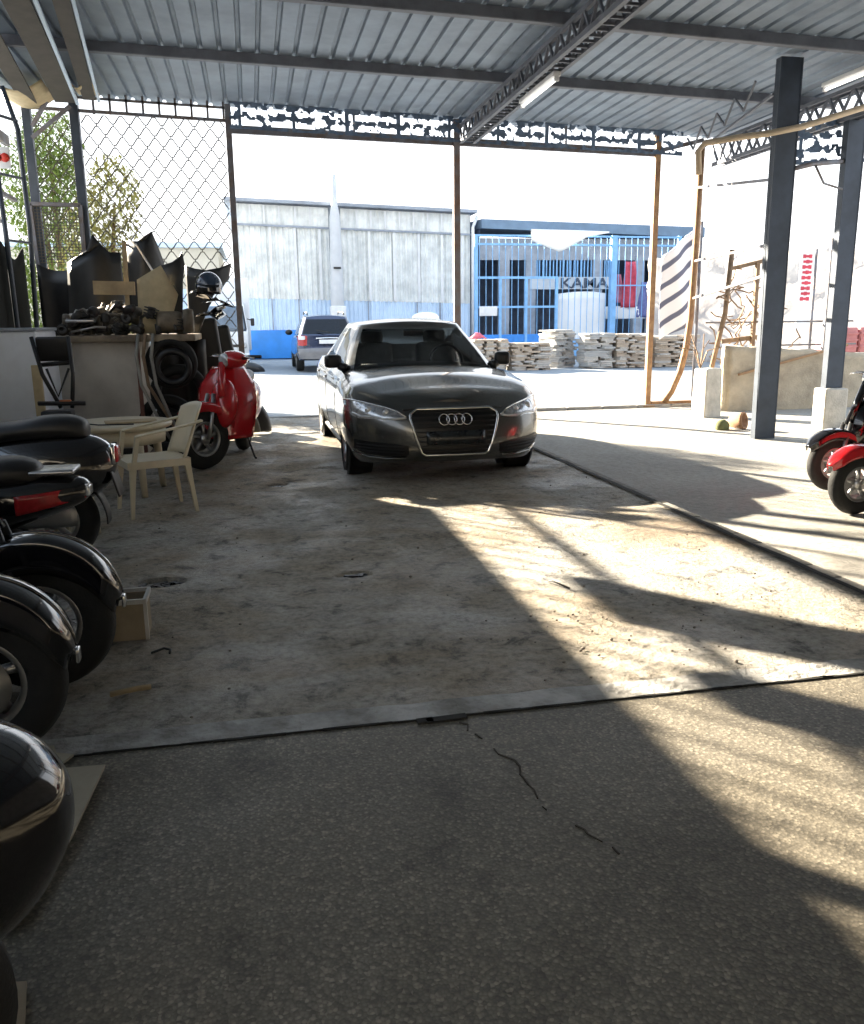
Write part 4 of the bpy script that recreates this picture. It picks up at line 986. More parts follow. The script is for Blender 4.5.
def wheel(parent, c, r, wd, rimr, spokes, sx, m_rim=None, name='wheel', flat=False):
    """tyre with rim and spokes, axle along X (sx = outer side) in parent's frame"""
    m_rim = m_rim or M_alu
    o = MB().lathe([(rimr, -wd * .42), (rimr + .02, -wd * .5), (r - .03, -wd * .5), (r - .008, -wd * .40), (r, -wd * .2), (r, wd * .2), (r - .008, wd * .40), (r - .03, wd * .5), (rimr + .02, wd * .5), (rimr, wd * .42)], c, 'X', 40, closed=True).build(name, M_rubber, parent, local=True)
    q = MB().lathe([(rimr + .004, wd * .44 * sx), (rimr - .012, wd * .46 * sx), (rimr - .03, wd * .30 * sx), (rimr - .03, -wd * .4 * sx), (rimr + .004, -wd * .42 * sx)], c, 'X', 40)
    C = Vector(c)
    q.lathe([(.001, wd * .30 * sx), (.05, wd * .30 * sx), (.062, wd * .15 * sx), (.062, -wd * .2 * sx)], c, 'X', 20)
    for k in range(spokes):
        a = 2 * PI * k / spokes
        for da in ((-.09, .09) if spokes < 8 else (0,)):
            p0 = C + Vector((wd * .22 * sx, .04 * cos(a + da), .04 * sin(a + da))); p1 = C + Vector((wd * .34 * sx, (rimr - .015) * cos(a + da * 1.6), (rimr - .015) * sin(a + da * 1.6)))
            q.tube([p0, p0.lerp(p1, .5), p1], [.022, .018, .02], 6)
    q.build('rim', m_rim, o, local=True)
    MB().lathe([(.001, wd * .02 * sx), (rimr * .72, wd * .02 * sx), (rimr * .72, -wd * .05 * sx), (.001, -wd * .05 * sx)], c, 'X', 28).build('brake_disc', M_alu, o, local=True)
    return o

# --- grey saloon in the middle
M_audi = mat('bronze_grey_metallic', (.125, .126, .12), .25, .8, .06, 2, coat=.9)
M_cglass = glass('car_glass', (.66, .68, .66)); M_dglass = glass('dark_glass', (.2, .22, .26))
A = Car(L=4.92, W=.937, Lf=.62, Lr=.5, nf=2.35, nr=2.6, crease=.006,
        shoulder=[(0, .655), (.12, .70), (.35, .775), (.8, .86), (1.3, .925), (2.2, .955), (3.4, .985), (4.3, 1.0), (4.92, .95)],
        bottom=[(0, .20), (.3, .17), (.8, .16), (4.2, .17), (4.92, .26)],
        vw=[(0, .92), (.12, .95), (.3, .985), (.5, 1.0), (.7, .992), (.88, .965), (1, .90)],
        yw=[(0, .985), (.8, 1.0), (1.6, .985), (3.0, .99), (3.9, 1.0), (4.92, .93)],
        nose=[(0, .07), (.1, .015), (.3, 0), (.6, .01), (.8, .035), (.93, .085), (1, .16)], tail=[(0, .12), (.3, 0), (.7, .02), (1, .10)],
        crown=[(0, .012), (.25, .05), (.8, .085), (1.3, .06), (2, .0), (4.2, .0), (4.6, .05), (4.92, .02)])
car = thing('parked_sedan', 'bronze grey sedan facing into the shed, lowered on the dirty floor', 'car', (1.73, 7.36, 0))
A.shell('body', M_audi, car, [(.90, .335, .365), (3.812, .335, .365)])
greenhouse(dict(f0=1.34, f1=2.12, r0=4.36, r1=3.62, w0=.80, w1=.575, belt=lambda y: A.zs(y) - .005 + .045 * 0, roof=lambda y: interp(y, [(2.0, 1.375), (2.6, 1.42), (3.2, 1.415), (3.8, 1.36)]), rc=.045, cp=1), car, M_audi, M_cglass, None)
for sx in (-1, 1):
    for y in (.90, 3.812): wheel(car, (sx * .80, y, .332), .332, .225, .235, 5, sx)
for sx in (-1, 1):
    for y in (.90, 3.812):
        q = MB().lathe([(.375, -.02 * sx), (.36, .0), (.36, -.24 * sx)], (sx * .905, y, .335), 'X', 36); q.build('wheel_arch_liner', M_black, car, local=True)
fs = lambda off: (lambda x, z: A.front(x, z, off))
# grille: chrome surround, mesh slats, rings, dark plate
go = [(-.33, .665), (-.395, .625), (-.40, .585), (-.355, .42), (-.305, .285), (-.27, .262), (.27, .262), (.305, .285), (.355, .42), (.40, .585), (.395, .625), (.33, .665)]
gpoly = []
for (a, b) in zip(go, go[1:] + go[:1]):
    n = max(2, int(math.dist(a, b) / .05))
    for k in range(n): gpoly.append((lerp(a[0], b[0], k / n), lerp(a[1], b[1], k / n)))
g = A.patch(fs(.008), [(x * .97, .655) for x in (-.34, 0, .34)], [(x, .60) for x in (-.39, 0, .39)], 20, 3)
for zu, zl, wu, wl in ((.60, .42, .39, .35), (.42, .285, .35, .298), (.285, .268, .298, .28)):
    h = A.patch(fs(.008), [(-wu, zu), (0, zu), (wu, zu)], [(-wl, zl), (0, zl), (wl, zl)], 20, 6); g.add(h.v, h.f, True)
go_ = g.build('grille', mat('grille_black', (.006, .006, .007), .35, 0, .3, 20), car, local=True)
q = MB()
for k in range(9):
    z = .30 + k * .042; wv = lerp(.295, .385, (z - .29) / .32)
    q.tube([A.front(lerp(-wv, wv, j / 12), z, .014) for j in range(13)], .006, 6)
q.build('slats', M_black, go_, local=True)
MB().tube([A.front(x, z, .014) for x, z in gpoly], .012, 8, closed=True).build('chrome_surround', M_chrome, go_, local=True)
for k in range(4):
    cx = (k - 1.5) * .068
    MB().tube([A.front(cx + .046 * cos(2 * PI * j / 28), .575 + .046 * sin(2 * PI * j / 28), .028) for j in range(28)], .0065, 8, closed=True).build('ring_emblem', M_chrome, go_, local=True)
h = A.patch(fs(.022), [(-.265, .475), (0, .475), (.265, .475)], [(-.265, .355), (0, .355), (.265, .355)], 14, 3); h.build('plate_holder', mat('dark_plate', (.02, .025, .028), .25, 0, .6, 14), car, local=True, solid=.008)
for sx in (-1, 1):
    f = (lambda p: p) if sx > 0 else mir
    up = f([(.43, .60), (.50, .648), (.60, .682), (.70, .705), (.80, .725), (.88, .735), (.925, .73)]); lo = f([(.43, .588), (.52, .572), (.62, .565), (.70, .585), (.80, .575), (.88, .60), (.925, .66)])
    hl = A.patch(fs(.007), up, lo, 26, 8).build('headlamp', mat('lamp_interior', (.62, .64, .66), .18, .7, .5, 22, coat=1.0), car, local=True)
    MB().tube([A.front(x, z, .014) for x, z in up], .007, 6).build('bright_edge', M_chrome, hl, local=True)
    dr = f([(.44, .594), (.52, .585), (.62, .582), (.70, .602), (.80, .598), (.87, .622)]); MB().tube([A.front(x, z, .013) for x, z in dr], .011, 8).build('light_strip', M_lens, hl, local=True)
    for (cx, cz, r) in ((.60, .635, .032), (.74, .655, .036)):
        MB().ell(A.front(sx * cx, cz, -.005), (r, r * .7, r), 16, 10).build('projector', M_lens, hl, local=True)
    up = f([(.42, .345), (.52, .365), (.66, .375), (.80, .385), (.87, .39)]); lo = f([(.42, .262), (.52, .25), (.66, .255), (.80, .27), (.87, .30)])
    fo = A.patch(fs(.006), up, lo, 18, 6).build('air_intake', MATS['grille_black'], car, local=True)
    q = MB()
    for j in range(3): q.tube([A.front(sx * lerp(.46, .85, k / 10), .285 + .028 * j + .012 * k / 10, .012) for k in range(11)], .005, 6)
    q.build('slats', M_black, fo, local=True)
    lp = f([(.44, .235), (.60, .228), (.76, .238), (.87, .268)]); MB().tube([A.front(x, z, .012) for x, z in lp], .010, 6).build('lip_trim', M_audi, car, local=True)
    # mirror
    mo = MB().rbox((sx * .915, 1.69, 1.03), (.17, .13, .135), .05, Matrix.Rotation(sx * -.25, 3, 'Z'), 4).build('mirror', M_black, car, local=True)
    MB().tube([(sx * .78, 1.66, .955), (sx * .86, 1.68, .985)], [.05, .04], 8).build('mirror_foot', M_black, mo, local=True)
    MB().rbox((sx * .945, 2.42, .84), (.02, .20, .03), .009).build('door_handle', M_audi, car, local=True); MB().rbox((sx * .945, 3.42, .855), (.02, .20, .03), .009).build('door_handle', M_audi, car, local=True)
    q = MB()
    for y in (1.62, 2.72, 3.6): q.tube([(sx * (A.wid(v, y) + .0005), y + (.12 if y > 3.5 else 0) * (1 - v), A.z(v, y)) for v in (.1, .25, .4, .55, .7, .85, .97)], .0035, 4)
    q.build('door_gap', M_black, car, local=True)
    MB().tube([(sx * (A.wid(.03, y) + .002), y, .20) for y in (1.3, 1.8, 2.4, 3.0, 3.4)], .025, 8).build('sill_trim', M_black, car, local=True)
    up = f([(.55, .88), (.75, .90), (.88, .89)]); lo = f([(.55, .76), (.75, .74), (.88, .76)]); A.patch(lambda x, z: A.rear(x, z), up, lo, 12, 5).build('tail_lamp', M_redglass, car, local=True)
h = [A.front(x, .662 + .010 * (1 - (x / .45) ** 2), .006) for x in [lerp(-.45, .45, k / 20) for k in range(21)]]; MB().tube(h, .004, 6).build('bonnet_gap', M_black, car, local=True)
# cabin
M_seat = mat('dark_seat_fabric', (.09, .09, .085), .8)
MB().rbox((0, 2.75, .93), (1.50, 2.4, .06), .02).build('cabin_floor', M_black, car, local=True)
MB().ell((0, 1.72, .945), (.70, .30, .07), 20, 10).build('dashboard', M_black, car, local=True)
for sx in (-1, 1):
    st = MB().rbox((sx * .37, 2.62, 1.02), (.46, .16, .34), .06, Matrix.Rotation(-.25, 3, 'X'), 3).build('seat', M_seat, car, local=True); MB().rbox((sx * .37, 2.68, 1.25), (.26, .10, .15), .045, Matrix.Rotation(-.2, 3, 'X'), 3).build('headrest', M_seat, st, local=True)
MB().tube([(.37 + .18 * cos(2 * PI * k / 24), 2.02 + .06 * sin(2 * PI * k / 24), 1.0 + .17 * sin(2 * PI * k / 24)) for k in range(24)], .016, 6, closed=True).build('steering_wheel', M_black, car, local=True)
MB().rbox((0, 2.02, 1.30), (.22, .03, .06), .012).build('interior_mirror', M_black, car, local=True)
MB().rbox((-.55, 1.60, .995), (.16, .1, .012), .004).build('dash_paper', MATS['white_card'], car, local=True)
MB().rbox((0, 3.62, 1.03), (1.15, .14, .24), .05, Matrix.Rotation(-.3, 3, 'X')).build('rear_bench', M_seat, car, local=True)

# --- navy off-roader parked across the street, tail towards us
M_navy = mat('navy_metallic', (.035, .05, .10), .25, .5, .1, 2, coat=.9); M_lgrey = mat('silver_bumper', (.22, .22, .23), .4, .4, .2, 4)
B_ = Car(L=4.55, W=.93, Lf=.5, Lr=.34, nf=2.6, nr=3.2, crease=0,
         shoulder=[(0, .78), (.3, .92), (1.2, 1.02), (2.2, 1.06), (4.55, 1.10)], bottom=[(0, .34), (4.2, .34), (4.55, .40)],
         vw=[(0, .94), (.3, 1), (.6, 1), (.9, .97), (1, .93)], yw=[(0, .97), (1, 1), (3.5, 1), (4.55, .96)],
         nose=[(0, .05), (.4, 0), (1, .12)], tail=[(0, .02), (.3, 0), (.42, .04), (1, .08)], crown=[(0, .02), (.8, .06), (1.3, .03), (2, 0), (4.55, 0)])
suv = thing('off_roader', 'navy off-roader parked across the street, tail towards the shed', 'car', (2.22, 30.65, -.02), PI)
B_.shell('body', M_navy, suv, [(.88, .36, .40), (3.55, .36, .40)])
greenhouse(dict(f0=1.25, f1=1.95, r0=4.44, r1=4.16, w0=.84, w1=.64, belt=lambda y: B_.zs(y) - .005, roof=lambda y: interp(y, [(1.9, 1.60), (2.6, 1.66), (4.2, 1.62)]), rc=.05, cp=1, bpost=.36, rgl=M_dglass, sgl=M_dglass), suv, M_navy, M_dglass, None)
for sx in (-1, 1):
    for y in (.88, 3.55): wheel(suv, (sx * .80, y, .36), .36, .24, .23, 5, sx)
    f = (lambda p: p) if sx > 0 else mir
    tl = B_.patch(lambda x, z: B_.rear(x, z, .008), f([(.60, 1.07), (.75, 1.085), (.88, 1.07)]), f([(.62, .80), (.76, .78), (.88, .80)]), 12, 6).build('tail_lamp', M_redglass, suv, local=True)
    B_.patch(lambda x, z: B_.rear(x, z, .012), f([(.66, 1.06), (.78, 1.07), (.86, 1.06)]), f([(.66, .97), (.78, .96), (.86, .97)]), 8, 3).build('clear_band', M_lens, tl, local=True)
    MB().ell((sx * 1.02, 1.72, 1.16), (.12, .08, .09), 12, 8).build('mirror', M_black, suv, local=True)
    rl = MB().tube([(sx * .55, 2.2, 1.72), (sx * .55, 2.4, 1.78), (sx * .55, 3.9, 1.76), (sx * .55, 4.05, 1.69)], .022, 6).build('roof_rail', M_black, suv, local=True)
B_.patch(lambda x, z: B_.rear(x, z, .05), [(-.86, .70), (0, .72), (.86, .70)], [(-.86, .40), (0, .38), (.86, .40)], 24, 6).build('rear_bumper', M_lgrey, suv, local=True)
MB().rbox((0, 4.60, .90), (.52, .02, .12), .005).build('number_plate', M_white, suv, local=True)
MB().tube([(-.35, 4.56, 1.0), (0, 4.585, 1.01), (.35, 4.56, 1.0)], .022, 6).build('tailgate_handle', M_chrome, suv, local=True)
MB().bar((-.10, 4.52, 1.16), (.32, 4.44, 1.24), .02).build('wiper', M_black, suv, local=True)

# --- white box truck
tr = thing('box_truck', 'white box truck facing the shed behind the left mesh post', 'truck', (-.95, 28.3, -.02))
M_tw = mat('truck_white', (.74, .76, .78), .35, 0, .08, 2, coat=.4)
def rr_ring(y, w, z0, z1, wt, rad=.12):
    pts = []
    for (cx, cz, a0) in ((1, -1, -PI / 2), (1, 1, 0), (-1, 1, PI / 2), (-1, -1, PI)):
        ww = wt if cz > 0 else w
        for k in range(5):
            a = a0 + PI / 2 * k / 4; zc = (z1 - rad) if cz > 0 else (z0 + rad)
            pts.append(Vector((cx * (ww - rad) + rad * cos(a), y, zc + rad * sin(a))))
    return pts
q = MB().loft([rr_ring(.06, .80, .40, 1.95, .66), rr_ring(0, .84, .36, 1.15, .82), ] if 0 else [rr_ring(.0, .82, .36, 1.16, .82, .08), rr_ring(.03, .85, .34, 1.22, .85, .08), rr_ring(.30, .86, .34, 2.05, .76), rr_ring(.45, .86, .34, 2.14, .76), rr_ring(1.5, .86, .34, 2.16, .76)])
q.build('cab', M_tw, tr, local=True)
def ws(u, v, o=.012):
    y, z = lerp(.035, .295, v), lerp(1.22, 2.0, v); w = lerp(.80, .70, v); x = lerp(-w, w, u); return Vector((x, y - o - .03 * (1 - (2 * u - 1) ** 2), z))
MB().grid(ws, 12, 8).build('windscreen', mat('van_glass', (.10, .14, .19), .08, 0, .4, 3, coat=1.0), tr, local=True, solid=.01)
MB().rbox((.0, 2.9, 1.75), (1.86, 2.6, 2.35), .04).build('cargo_box', M_tw, tr, local=True)
MB().rbox((0, .0, .42), (1.72, .12, .24), .04).build('bumper', M_tw, tr, local=True); MB().rbox((0, 2.3, .5), (.9, 3.6, .16), .02).build('chassis', M_black, tr, local=True)
for sx in (-1, 1):
    MB().rbox((sx * .62, -.03, .78), (.30, .05, .18), .03).build('headlamp', M_lens, tr, local=True); MB().rbox((sx * .62, -.07, .45), (.20, .03, .07), .015).build('fog_lamp', M_lens, tr, local=True)
    mo = MB().rbox((sx * 1.0, .22, 1.5), (.12, .06, .24), .03).build('mirror', M_black, tr, local=True); MB().tube([(sx * .84, .3, 1.6), (sx * .96, .24, 1.56)], .015, 6).build('mirror_arm', M_black, mo, local=True)
    for y in (.75, 3.3): wheel(tr, (sx * .72, y, .32), .32, .2, .19, 9, sx)
    MB().bar((sx * .79, .05, 1.26), (sx * .70, .28, 2.0), .035).build('pillar_trim', M_black, tr, local=True)
q = MB()
for k in range(3): q.rbox((0, -.03, .66 + k * .07), (.7, .03, .025), .008)
q.build('grille', M_black, tr, local=True); MB().bar((-.35, -.02, 1.25), (.1, .06, 1.38), .015).build('wiper', M_black, tr, local=True)

# ------------------------------------------------------------------ scooters (local +x forward)
def ywheel(parent, c, r, wd, rimr, spokes, side, name, m_rim=None, hubr=.045, wire=False):
    o = MB().lathe([(rimr, -wd * .38), (rimr + .015, -wd * .47), (r - .04, -wd * .5), (r - .015, -wd * .36), (r, 0), (r - .015, wd * .36), (r - .04, wd * .5), (rimr + .015, wd * .47), (rimr, wd * .38)], c, 'Y', 44, closed=True).build(name, M_rubber, parent, local=True)
    C = Vector(c); q = MB()
    q.lathe([(rimr + .004, -wd * .40), (rimr - .010, -wd * .43), (rimr - .02, -wd * .3), (rimr - .024, 0), (rimr - .02, wd * .3), (rimr - .010, wd * .43), (rimr + .004, wd * .40)], c, 'Y', 44)
    q.lathe([(.001, -wd * .45), (hubr, -wd * .45), (hubr, wd * .45), (.001, wd * .45)], c, 'Y', 20)
    for k in range(spokes):
        a = 2 * PI * k / spokes + .3
        if wire:
            b = a + (.5 if k % 2 else -.5); sd = .5 if k % 4 < 2 else -.5
            q.tube([C + Vector((hubr * cos(a), wd * sd * .8, hubr * sin(a))), C + Vector(((rimr - .01) * cos(b), wd * .1 * sd, (rimr - .01) * sin(b)))], .003, 4)
        else:
            q.tube([C + Vector((hubr * .8 * cos(a), 0, hubr * .8 * sin(a))), C + Vector((.5 * rimr * cos(a + .12), 0, .5 * rimr * sin(a + .12))), C + Vector(((rimr - .01) * cos(a), 0, (rimr - .01) * sin(a)))], [.024, .017, .022], 8)
    q.build('rim', m_rim or M_alu, o, local=True)
    return o
def scooter(label, loc, rz, paint, r=.25, group=None, fender='deep', rear='round', tail=True, dark=None, rot_bar=0.0, name='motor_scooter', wire=False, mirrors=True, shield=None, lean=0.0, steer=0.0, barw=1.0, scale=1.0, fa=(30, 150)):
    t = thing(name, label, 'scooter', loc, rz, group)
    if lean: t.rotation_euler = (lean, 0, rz)
    t.scale = (scale,) * 3
    ax = .66; dark = dark or M_black; sh = shield or paint
    k = r / .25
    fw = ywheel(t, (ax, 0, r), r, .10 * k, r * .56, 24 if wire else 5, 1, 'front_wheel', wire=wire)
    rw = ywheel(t, (-.62, 0, r), r, .11 * k, r * .56, 5, 1, 'rear_wheel')
    MB().lathe([(.03, -.052 * k), (r * .42, -.052 * k), (r * .42, -.058 * k), (.03, -.058 * k)], (ax, 0, r), 'Y', 28).build('brake_disc', M_alu, fw, local=True)
    # front mudguard
    R = r + .045; hw = .075 * k
    a0, a1 = (math.radians(14), math.radians(168)) if fender == 'deep' else (math.radians(fa[0]), math.radians(fa[1]))
    skirt = .11 * k if fender == 'deep' else .075
    def fn(u, v):
        a = lerp(a0, a1, u); s = (v - .5) * 2; e = sin(PI * min(1, max(0, u))) ** .6; ww = hw * (.35 + .65 * min(1, sin(PI * min(max(u, .0), 1)) * 2.2 + .12))
        if fender == 'deep': rr = R * (1.05 - .12 * abs(2 * u - 1) ** 2.2)
        else: rr = R
        q = abs(s)
        drop = 0 if q < .55 else ((q - .55) / .45) ** 1.6 * skirt * (.35 + .65 * e)
        y = ww * (sin(PI / 2 * min(1, q / .62)) if q < .62 else 1.0) * (1 if s > 0 else -1)
        dome = .02 * (1 - min(1, q / .6) ** 2)
        return Vector((ax + (rr + dome) * cos(a) - drop * .25 * cos(a), y, r + (rr + dome) * sin(a) - drop))
    fe = MB().grid(fn, 40, 21).build('front_mudguard', paint, t, local=True, solid=.006)
    if fender == 'deep':
        p = fn(0, .5); MB().rbox((p.x + .003, 0, p.z - .012), (.014, .045, .05), .006).build('chrome_tip', M_chrome, fe, local=True)
        MB().tube([fn(lerp(.02, .62, j / 16), .5) + Vector((.003 * cos(1), 0, .004)) for j in range(17)], .006, 6).build('crest_trim', paint, fe, local=True)
    # fork
    q = MB()
    for s in (-1, 1): q.tube([(ax, s * .075 * k, r), (ax - .05, s * .07 * k, r + .16), (ax - .12, s * .045, r + .36 * k)], [.02, .019, .022], 8)
    q.build('fork', M_alu if fender != 'deep' else dark, t, local=True); MB().tube([(ax - .12, 0, r + .34 * k), (ax - .27, 0, .97)], .035, 8).build('steering_head', paint, t, local=True)
    # leg shield
    def ls(u, v):
        s = (u - .5) * 2; wz = lerp(.20, .265, sin(PI * min(1, v * .8 + .1))) * (1 - .35 * max(0, v - .75) / .25)
        return Vector((.44 - .20 * v - .17 * s * s + .05 * sin(PI * v), s * wz, lerp(.26, .92, v)))
    MB().grid(ls, 21, 18).build('leg_shield', sh, t, local=True, solid=.035)
    if fender != 'deep':
        MB().ell((.40, 0, .60), (.12, .13, .24), 16, 12, Matrix.Rotation(-.3, 3, 'Y')).build('front_panel', paint, t, local=True)
    else:
        MB().rbox((.42, 0, .62), (.05, .07, .44), .02, Matrix.Rotation(-.3, 3, 'Y')).build('horn_cover', paint, t, local=True)
    # headset
    hz = Matrix.Rotation(rot_bar, 3, 'Z'); hc = Vector((.27, 0, 1.0))
    def hp(p): return hc + hz @ Vector(p)
    hs = MB().ell(hc, (.13, .16, .085), 18, 12, hz).build('headset', paint, t, local=True)
    MB().ell(hp((.105, 0, .0)), (.035, .075, .065), 16, 10, hz).build('headlamp', M_lens, hs, local=True)
    for s in (-1, 1):
        MB().tube([hp((0, s * .12, .01)), hp((-.02, s * .24 * barw, .03)), hp((-.05, s * .36 * barw, .03))], [.02, .017, .017], 8).build('handlebar', M_black, t, local=True)
        MB().tube([hp((.02, s * .18, .03)), hp((.045, s * .26 * barw, .03)), hp((.02, s * .36 * barw, .02))], .007, 6).build('brake_lever', M_chrome, t, local=True)
        if mirrors:
            mo = MB().tube([hp((0, s * .2, .04)), hp((-.01, s * .25, .16)), hp((.0, s * .30, .22))], .006, 6).build('mirror_stem', M_chrome, t, local=True)
            MB().ell(hp((.0, s * .32, .26)), (.015, .055, .04), 14, 8, hz).build('mirror', M_black, mo, local=True)
    # floor board and body
    MB().rbox((.08, 0, .29), (.52, .36, .05), .02).build('footboard', dark, t, local=True)
    if rear == 'round':
        sec = [(-.10, .13, .30, .60), (-.18, .17, .28, .68), (-.32, .205, .28, .74), (-.50, .22, .30, .765), (-.68, .212, .33, .77), (-.82, .18, .37, .755), (-.92, .13, .43, .72), (-.98, .06, .52, .66), (-.995, .01, .58, .61)]
    else:
        sec = [(-.10, .12, .34, .60), (-.25, .17, .36, .68), (-.45, .18, .42, .72), (-.65, .175, .47, .735), (-.82, .15, .52, .735), (-.95, .11, .565, .73), (-1.03, .07, .60, .715), (-1.06, .03, .63, .69)]
    def ring(x, w, z0, z1):
        zc, h = (z0 + z1) / 2, (z1 - z0) / 2; pts = []
        for j in range(28):
            a = 2 * PI * j / 28; e = .78
            pts.append(Vector((x, w * sgn(cos(a)) * abs(cos(a)) ** e, zc + h * sgn(sin(a)) * abs(sin(a)) ** e)))
        return pts
    def spl(sec, n):
        out = []
        for i in range(n):
            f = i / (n - 1) * (len(sec) - 1); j = min(int(f), len(sec) - 2); u = f - j; p = [sec[max(0, min(len(sec) - 1, j + d))] for d in (-1, 0, 1, 2)]
            out.append(tuple(.5 * (2 * p[1][c] + (p[2][c] - p[0][c]) * u + (2 * p[0][c] - 5 * p[1][c] + 4 * p[2][c] - p[3][c]) * u * u + (3 * p[1][c] - p[0][c] - 3 * p[2][c] + p[3][c]) * u ** 3) for c in range(4)))
        return out
    MB().loft([ring(*q) for q in spl(sec, 34)]).build('rear_body', paint, t, local=True)
    MB().rbox((-.55, 0, r + .03), (.42, .12, .14), .04).build('engine_case', M_alu if rear == 'round' else M_black, t, local=True)
    zt = .77 if rear == 'round' else .735
    ss = [(-.06, .09, zt - .12, zt - .06), (-.14, .13, zt - .10, zt + .03), (-.3, .155, zt - .07, zt + .055), (-.48, .16, zt - .05, zt + .065), (-.62, .155, zt - .05, zt + .09), (-.76, .13, zt - .05, zt + .09), (-.84, .08, zt - .05, zt + .06), (-.86, .03, zt - .04, zt + .02)]
    MB().loft([ring(*q) for q in spl(ss, 26)]).build('seat', M_black, t, local=True)
    if rear == 'round' and tail:
        tl = MB().rbox((-.985, 0, .63), (.05, .13, .10), .02).build('tail_lamp', M_redglass, t, local=True); MB().rbox((-.975, 0, .63), (.04, .15, .12), .02).build('lamp_bezel', M_chrome, tl, local=True)
        MB().rbox((-.985, 0, .46), (.012, .20, .15), .004, Matrix.Rotation(.25, 3, 'Y')).build('plate_bracket', M_black, t, local=True)
    if rear == 'round' and tail:
        def rf(u, v):
            a = lerp(math.radians(70), math.radians(185), u); s = (v - .5) * 2; return Vector((-.62 + (r + .05) * cos(a), s * .07, r + (r + .05 - .02 * s * s) * sin(a)))
        MB().grid(rf, 16, 7).build('rear_mudguard', M_black, t, local=True, solid=.006)
    if rear != 'round':
        for s in (-1, 1):
            tl = MB().grid(lambda u, v: Vector((lerp(-.76, -1.045, u), s * (lerp(.166, .04, u ** 1.6) + .004), lerp(.575 + .05 * u, .665 + .015 * u, v))), 14, 5).build('tail_lamp', M_redglass, t, local=True, solid=.006)
        MB().rbox((-1.055, 0, .655), (.02, .10, .05), .008).build('clear_reflector', M_lens, t, local=True)
        MB().rbox((-.86, 0, .755), (.30, .20, .022), .01).build('grab_rack', M_alu, t, local=True)
    # stand
    MB().tube([(.02, .12, .3), (.0, .2, .02), (.06, .22, .015)], .011, 6).build('side_stand', dark, t, local=True)
    if steer:
        M = Matrix.Translation((.40, 0, 0)) @ Matrix.Rotation(steer, 4, 'Z') @ Matrix.Translation((-.40, 0, 0))
        for c in t.children:
            if c.name.split('.')[0] in ('front_wheel', 'brake_disc', 'front_mudguard', 'fork', 'headset', 'handlebar', 'brake_lever', 'mirror_stem'): c.matrix_basis = M
    return t
# red one by the counter, facing right and a little towards us
scooter('red scooter with large wheels standing beside the counter, handlebar turned', (-.25, 9.37, 0), math.radians(-98), M_red, r=.285, fender='short', steer=math.radians(-45), fa=(48, 172), mirrors=False, scale=1.07)
# right edge pair
scooter('red scooter at the right edge, standing in the sun', (5.31, 5.86, -.125), PI, M_red, r=.25, fender='short', mirrors=False)
scooter('black scooter at the right edge, behind the red one', (5.72, 6.72, -.115), PI, M_gloss, r=.25, fender='short', mirrors=False)
# row on the left
scooter('black scooter with spoked wheel and long front mudguard, second wheel of the row', (-.875 - .66, 3.45, 0), 0, M_gloss, r=.28, wire=True, barw=.7, mirrors=False)
scooter('black scooter with long front mudguard nearest to the cardboard sheets', (-.945 - .66, 2.88, 0), 0, M_gloss, r=.28, barw=.7, mirrors=False)
scooter('black scooter showing a pointed tail with wide red lamp', (-1.86, 4.28, 0), PI, M_gloss, rear='point', mirrors=False)
scooter('bulky black scooter with long seat and rounded tail beside the plastic chair', (-1.89, 5.45, 0), PI, M_gloss, scale=1.05, mirrors=False)
scooter('nearest black scooter, rounded tail in the bottom left corner', (-1.365, 1.44, 0), PI, M_gloss, tail=False, scale=1.02, barw=.8, mirrors=False)

# ------------------------------------------------------------------ plastic table, chair, stool
t = thing('plastic_table', 'low round ivory plastic table beside the red scooter', 'table', (-1.16, 7.72, 0))
MB().lathe([(.001, .555), (.40, .56), (.435, .575), (.445, .60), (.43, .615), (.40, .612), (.001, .608)], (-1.16, 7.72, 0), 'Z', 48).build('table_top', M_plast, t)
MB().lathe([(.36, .44), (.375, .44), (.385, .56), (.37, .56)], (-1.16, 7.72, 0), 'Z', 40, closed=True).build('apron', M_plast, t)
for a in (.6, 2.2, 3.8, 5.3):
    MB().tube([(-1.16 + .33 * cos(a), 7.72 + .33 * sin(a), .56), (-1.16 + .37 * cos(a), 7.72 + .37 * sin(a), 0)], [.04, .026], 10).build('leg', M_plast, t)
tag(MB().rbox((-1.05, 7.66, .622), (.42, .22, .012), .004, .2).build('wooden_board', M_wood), 'thin wooden board lying on the round table', 'board')
tag(MB().tube([(-1.5, 7.5, .62), (-1.42, 7.56, .625), (-1.28, 7.46, .62), (-1.0, 7.44, .62)], .006, 6).build('black_cable', M_black), 'thin black cable lying over the round table', 'cable')
ch = thing('plastic_chair', 'ivory plastic armchair with its back to the red scooter', 'chair', (-.80, 6.86, 0), math.radians(-160))
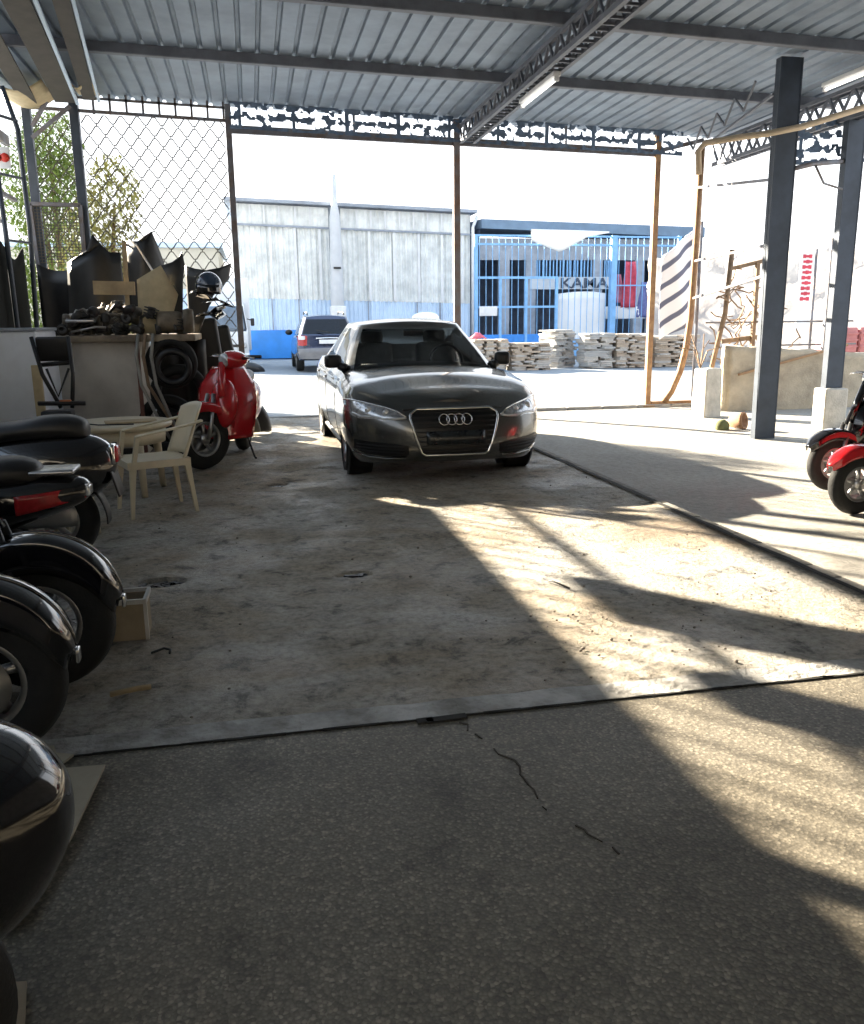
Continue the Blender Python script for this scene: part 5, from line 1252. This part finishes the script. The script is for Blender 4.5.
# chair local +x = facing
def leg(x, y, dx, dy, h): return MB().loft([[Vector((x + dx * (1 - z / h) + sx * ww, y + dy * (1 - z / h) + sy * ww, z)) for sx, sy in ((-1, -1), (1, -1), (1, 1), (-1, 1))] for z, ww in ((0, .014), (h * .5, .018), (h, .026))], smooth=False)
for x, y, dx, dy in ((.20, .20, .04, .03), (.20, -.20, .04, .03), (-.20, .19, -.05, .03), (-.20, -.19, -.05, .03)):
    leg(x, y, dx, math.copysign(.03, y), .42).build('leg', M_plast, ch, local=True, bev=.004)
MB().grid(lambda u, v: Vector((lerp(-.22, .24, u), lerp(-.23, .23, v), .42 - .03 * sin(PI * u) * sin(PI * v) - .03 * max(0, u - .85) / .15)), 14, 14).build('seat', M_plast, ch, local=True, solid=.012)
q = MB()
for a, b in (((.24, -.23), (.24, .23)), ((.24, .23), (-.22, .23)), ((-.22, .23), (-.22, -.23)), ((-.22, -.23), (.24, -.23))): q.bar((a[0], a[1], .40), (b[0], b[1], .40), .012, .055)
q.build('seat_rim', M_plast, ch, local=True)
MB().grid(lambda u, v: Vector((-.22 - .14 * v - .03 * sin(PI * u) + .05 * abs(2 * u - 1) ** 2, lerp(-.22, .22, u) * (1 + .05 * v), .43 + .40 * v - .05 * v * abs(2 * u - 1) ** 2.5)), 16, 12).build('backrest', M_plast, ch, local=True, solid=.012)
for s in (-1, 1):
    MB().grid(lambda u, v: Vector((lerp(-.33, .17, u), s * (.235 + .03 * (v - .5) * 2 + .02 * sin(PI * u)), .665 - .05 * u * u + .02 * (1 - u) ** 3 * 2)), 14, 5).build('armrest', M_plast, ch, local=True, solid=.014)
    MB().bar((.16, s * .24, .62), (.20, s * .225, .40), .03, .04).build('arm_support', M_plast, ch, local=True)
st = thing('plastic_stool', 'small ivory plastic stool half hidden behind the scooter tail', 'stool', (-1.27, 6.2, 0))
for a in (-.2, 1.37, 2.94, 4.5):
    MB().tube([(-1.27 + .10 * cos(a), 6.2 + .10 * sin(a), .33), (-1.27 + .15 * cos(a), 6.2 + .15 * sin(a), 0)], [.026, .016], 8).build('leg', M_plast, st)
MB().rbox((-1.27, 6.2, .34), (.30, .30, .045), .02).build('seat', M_plast, st)
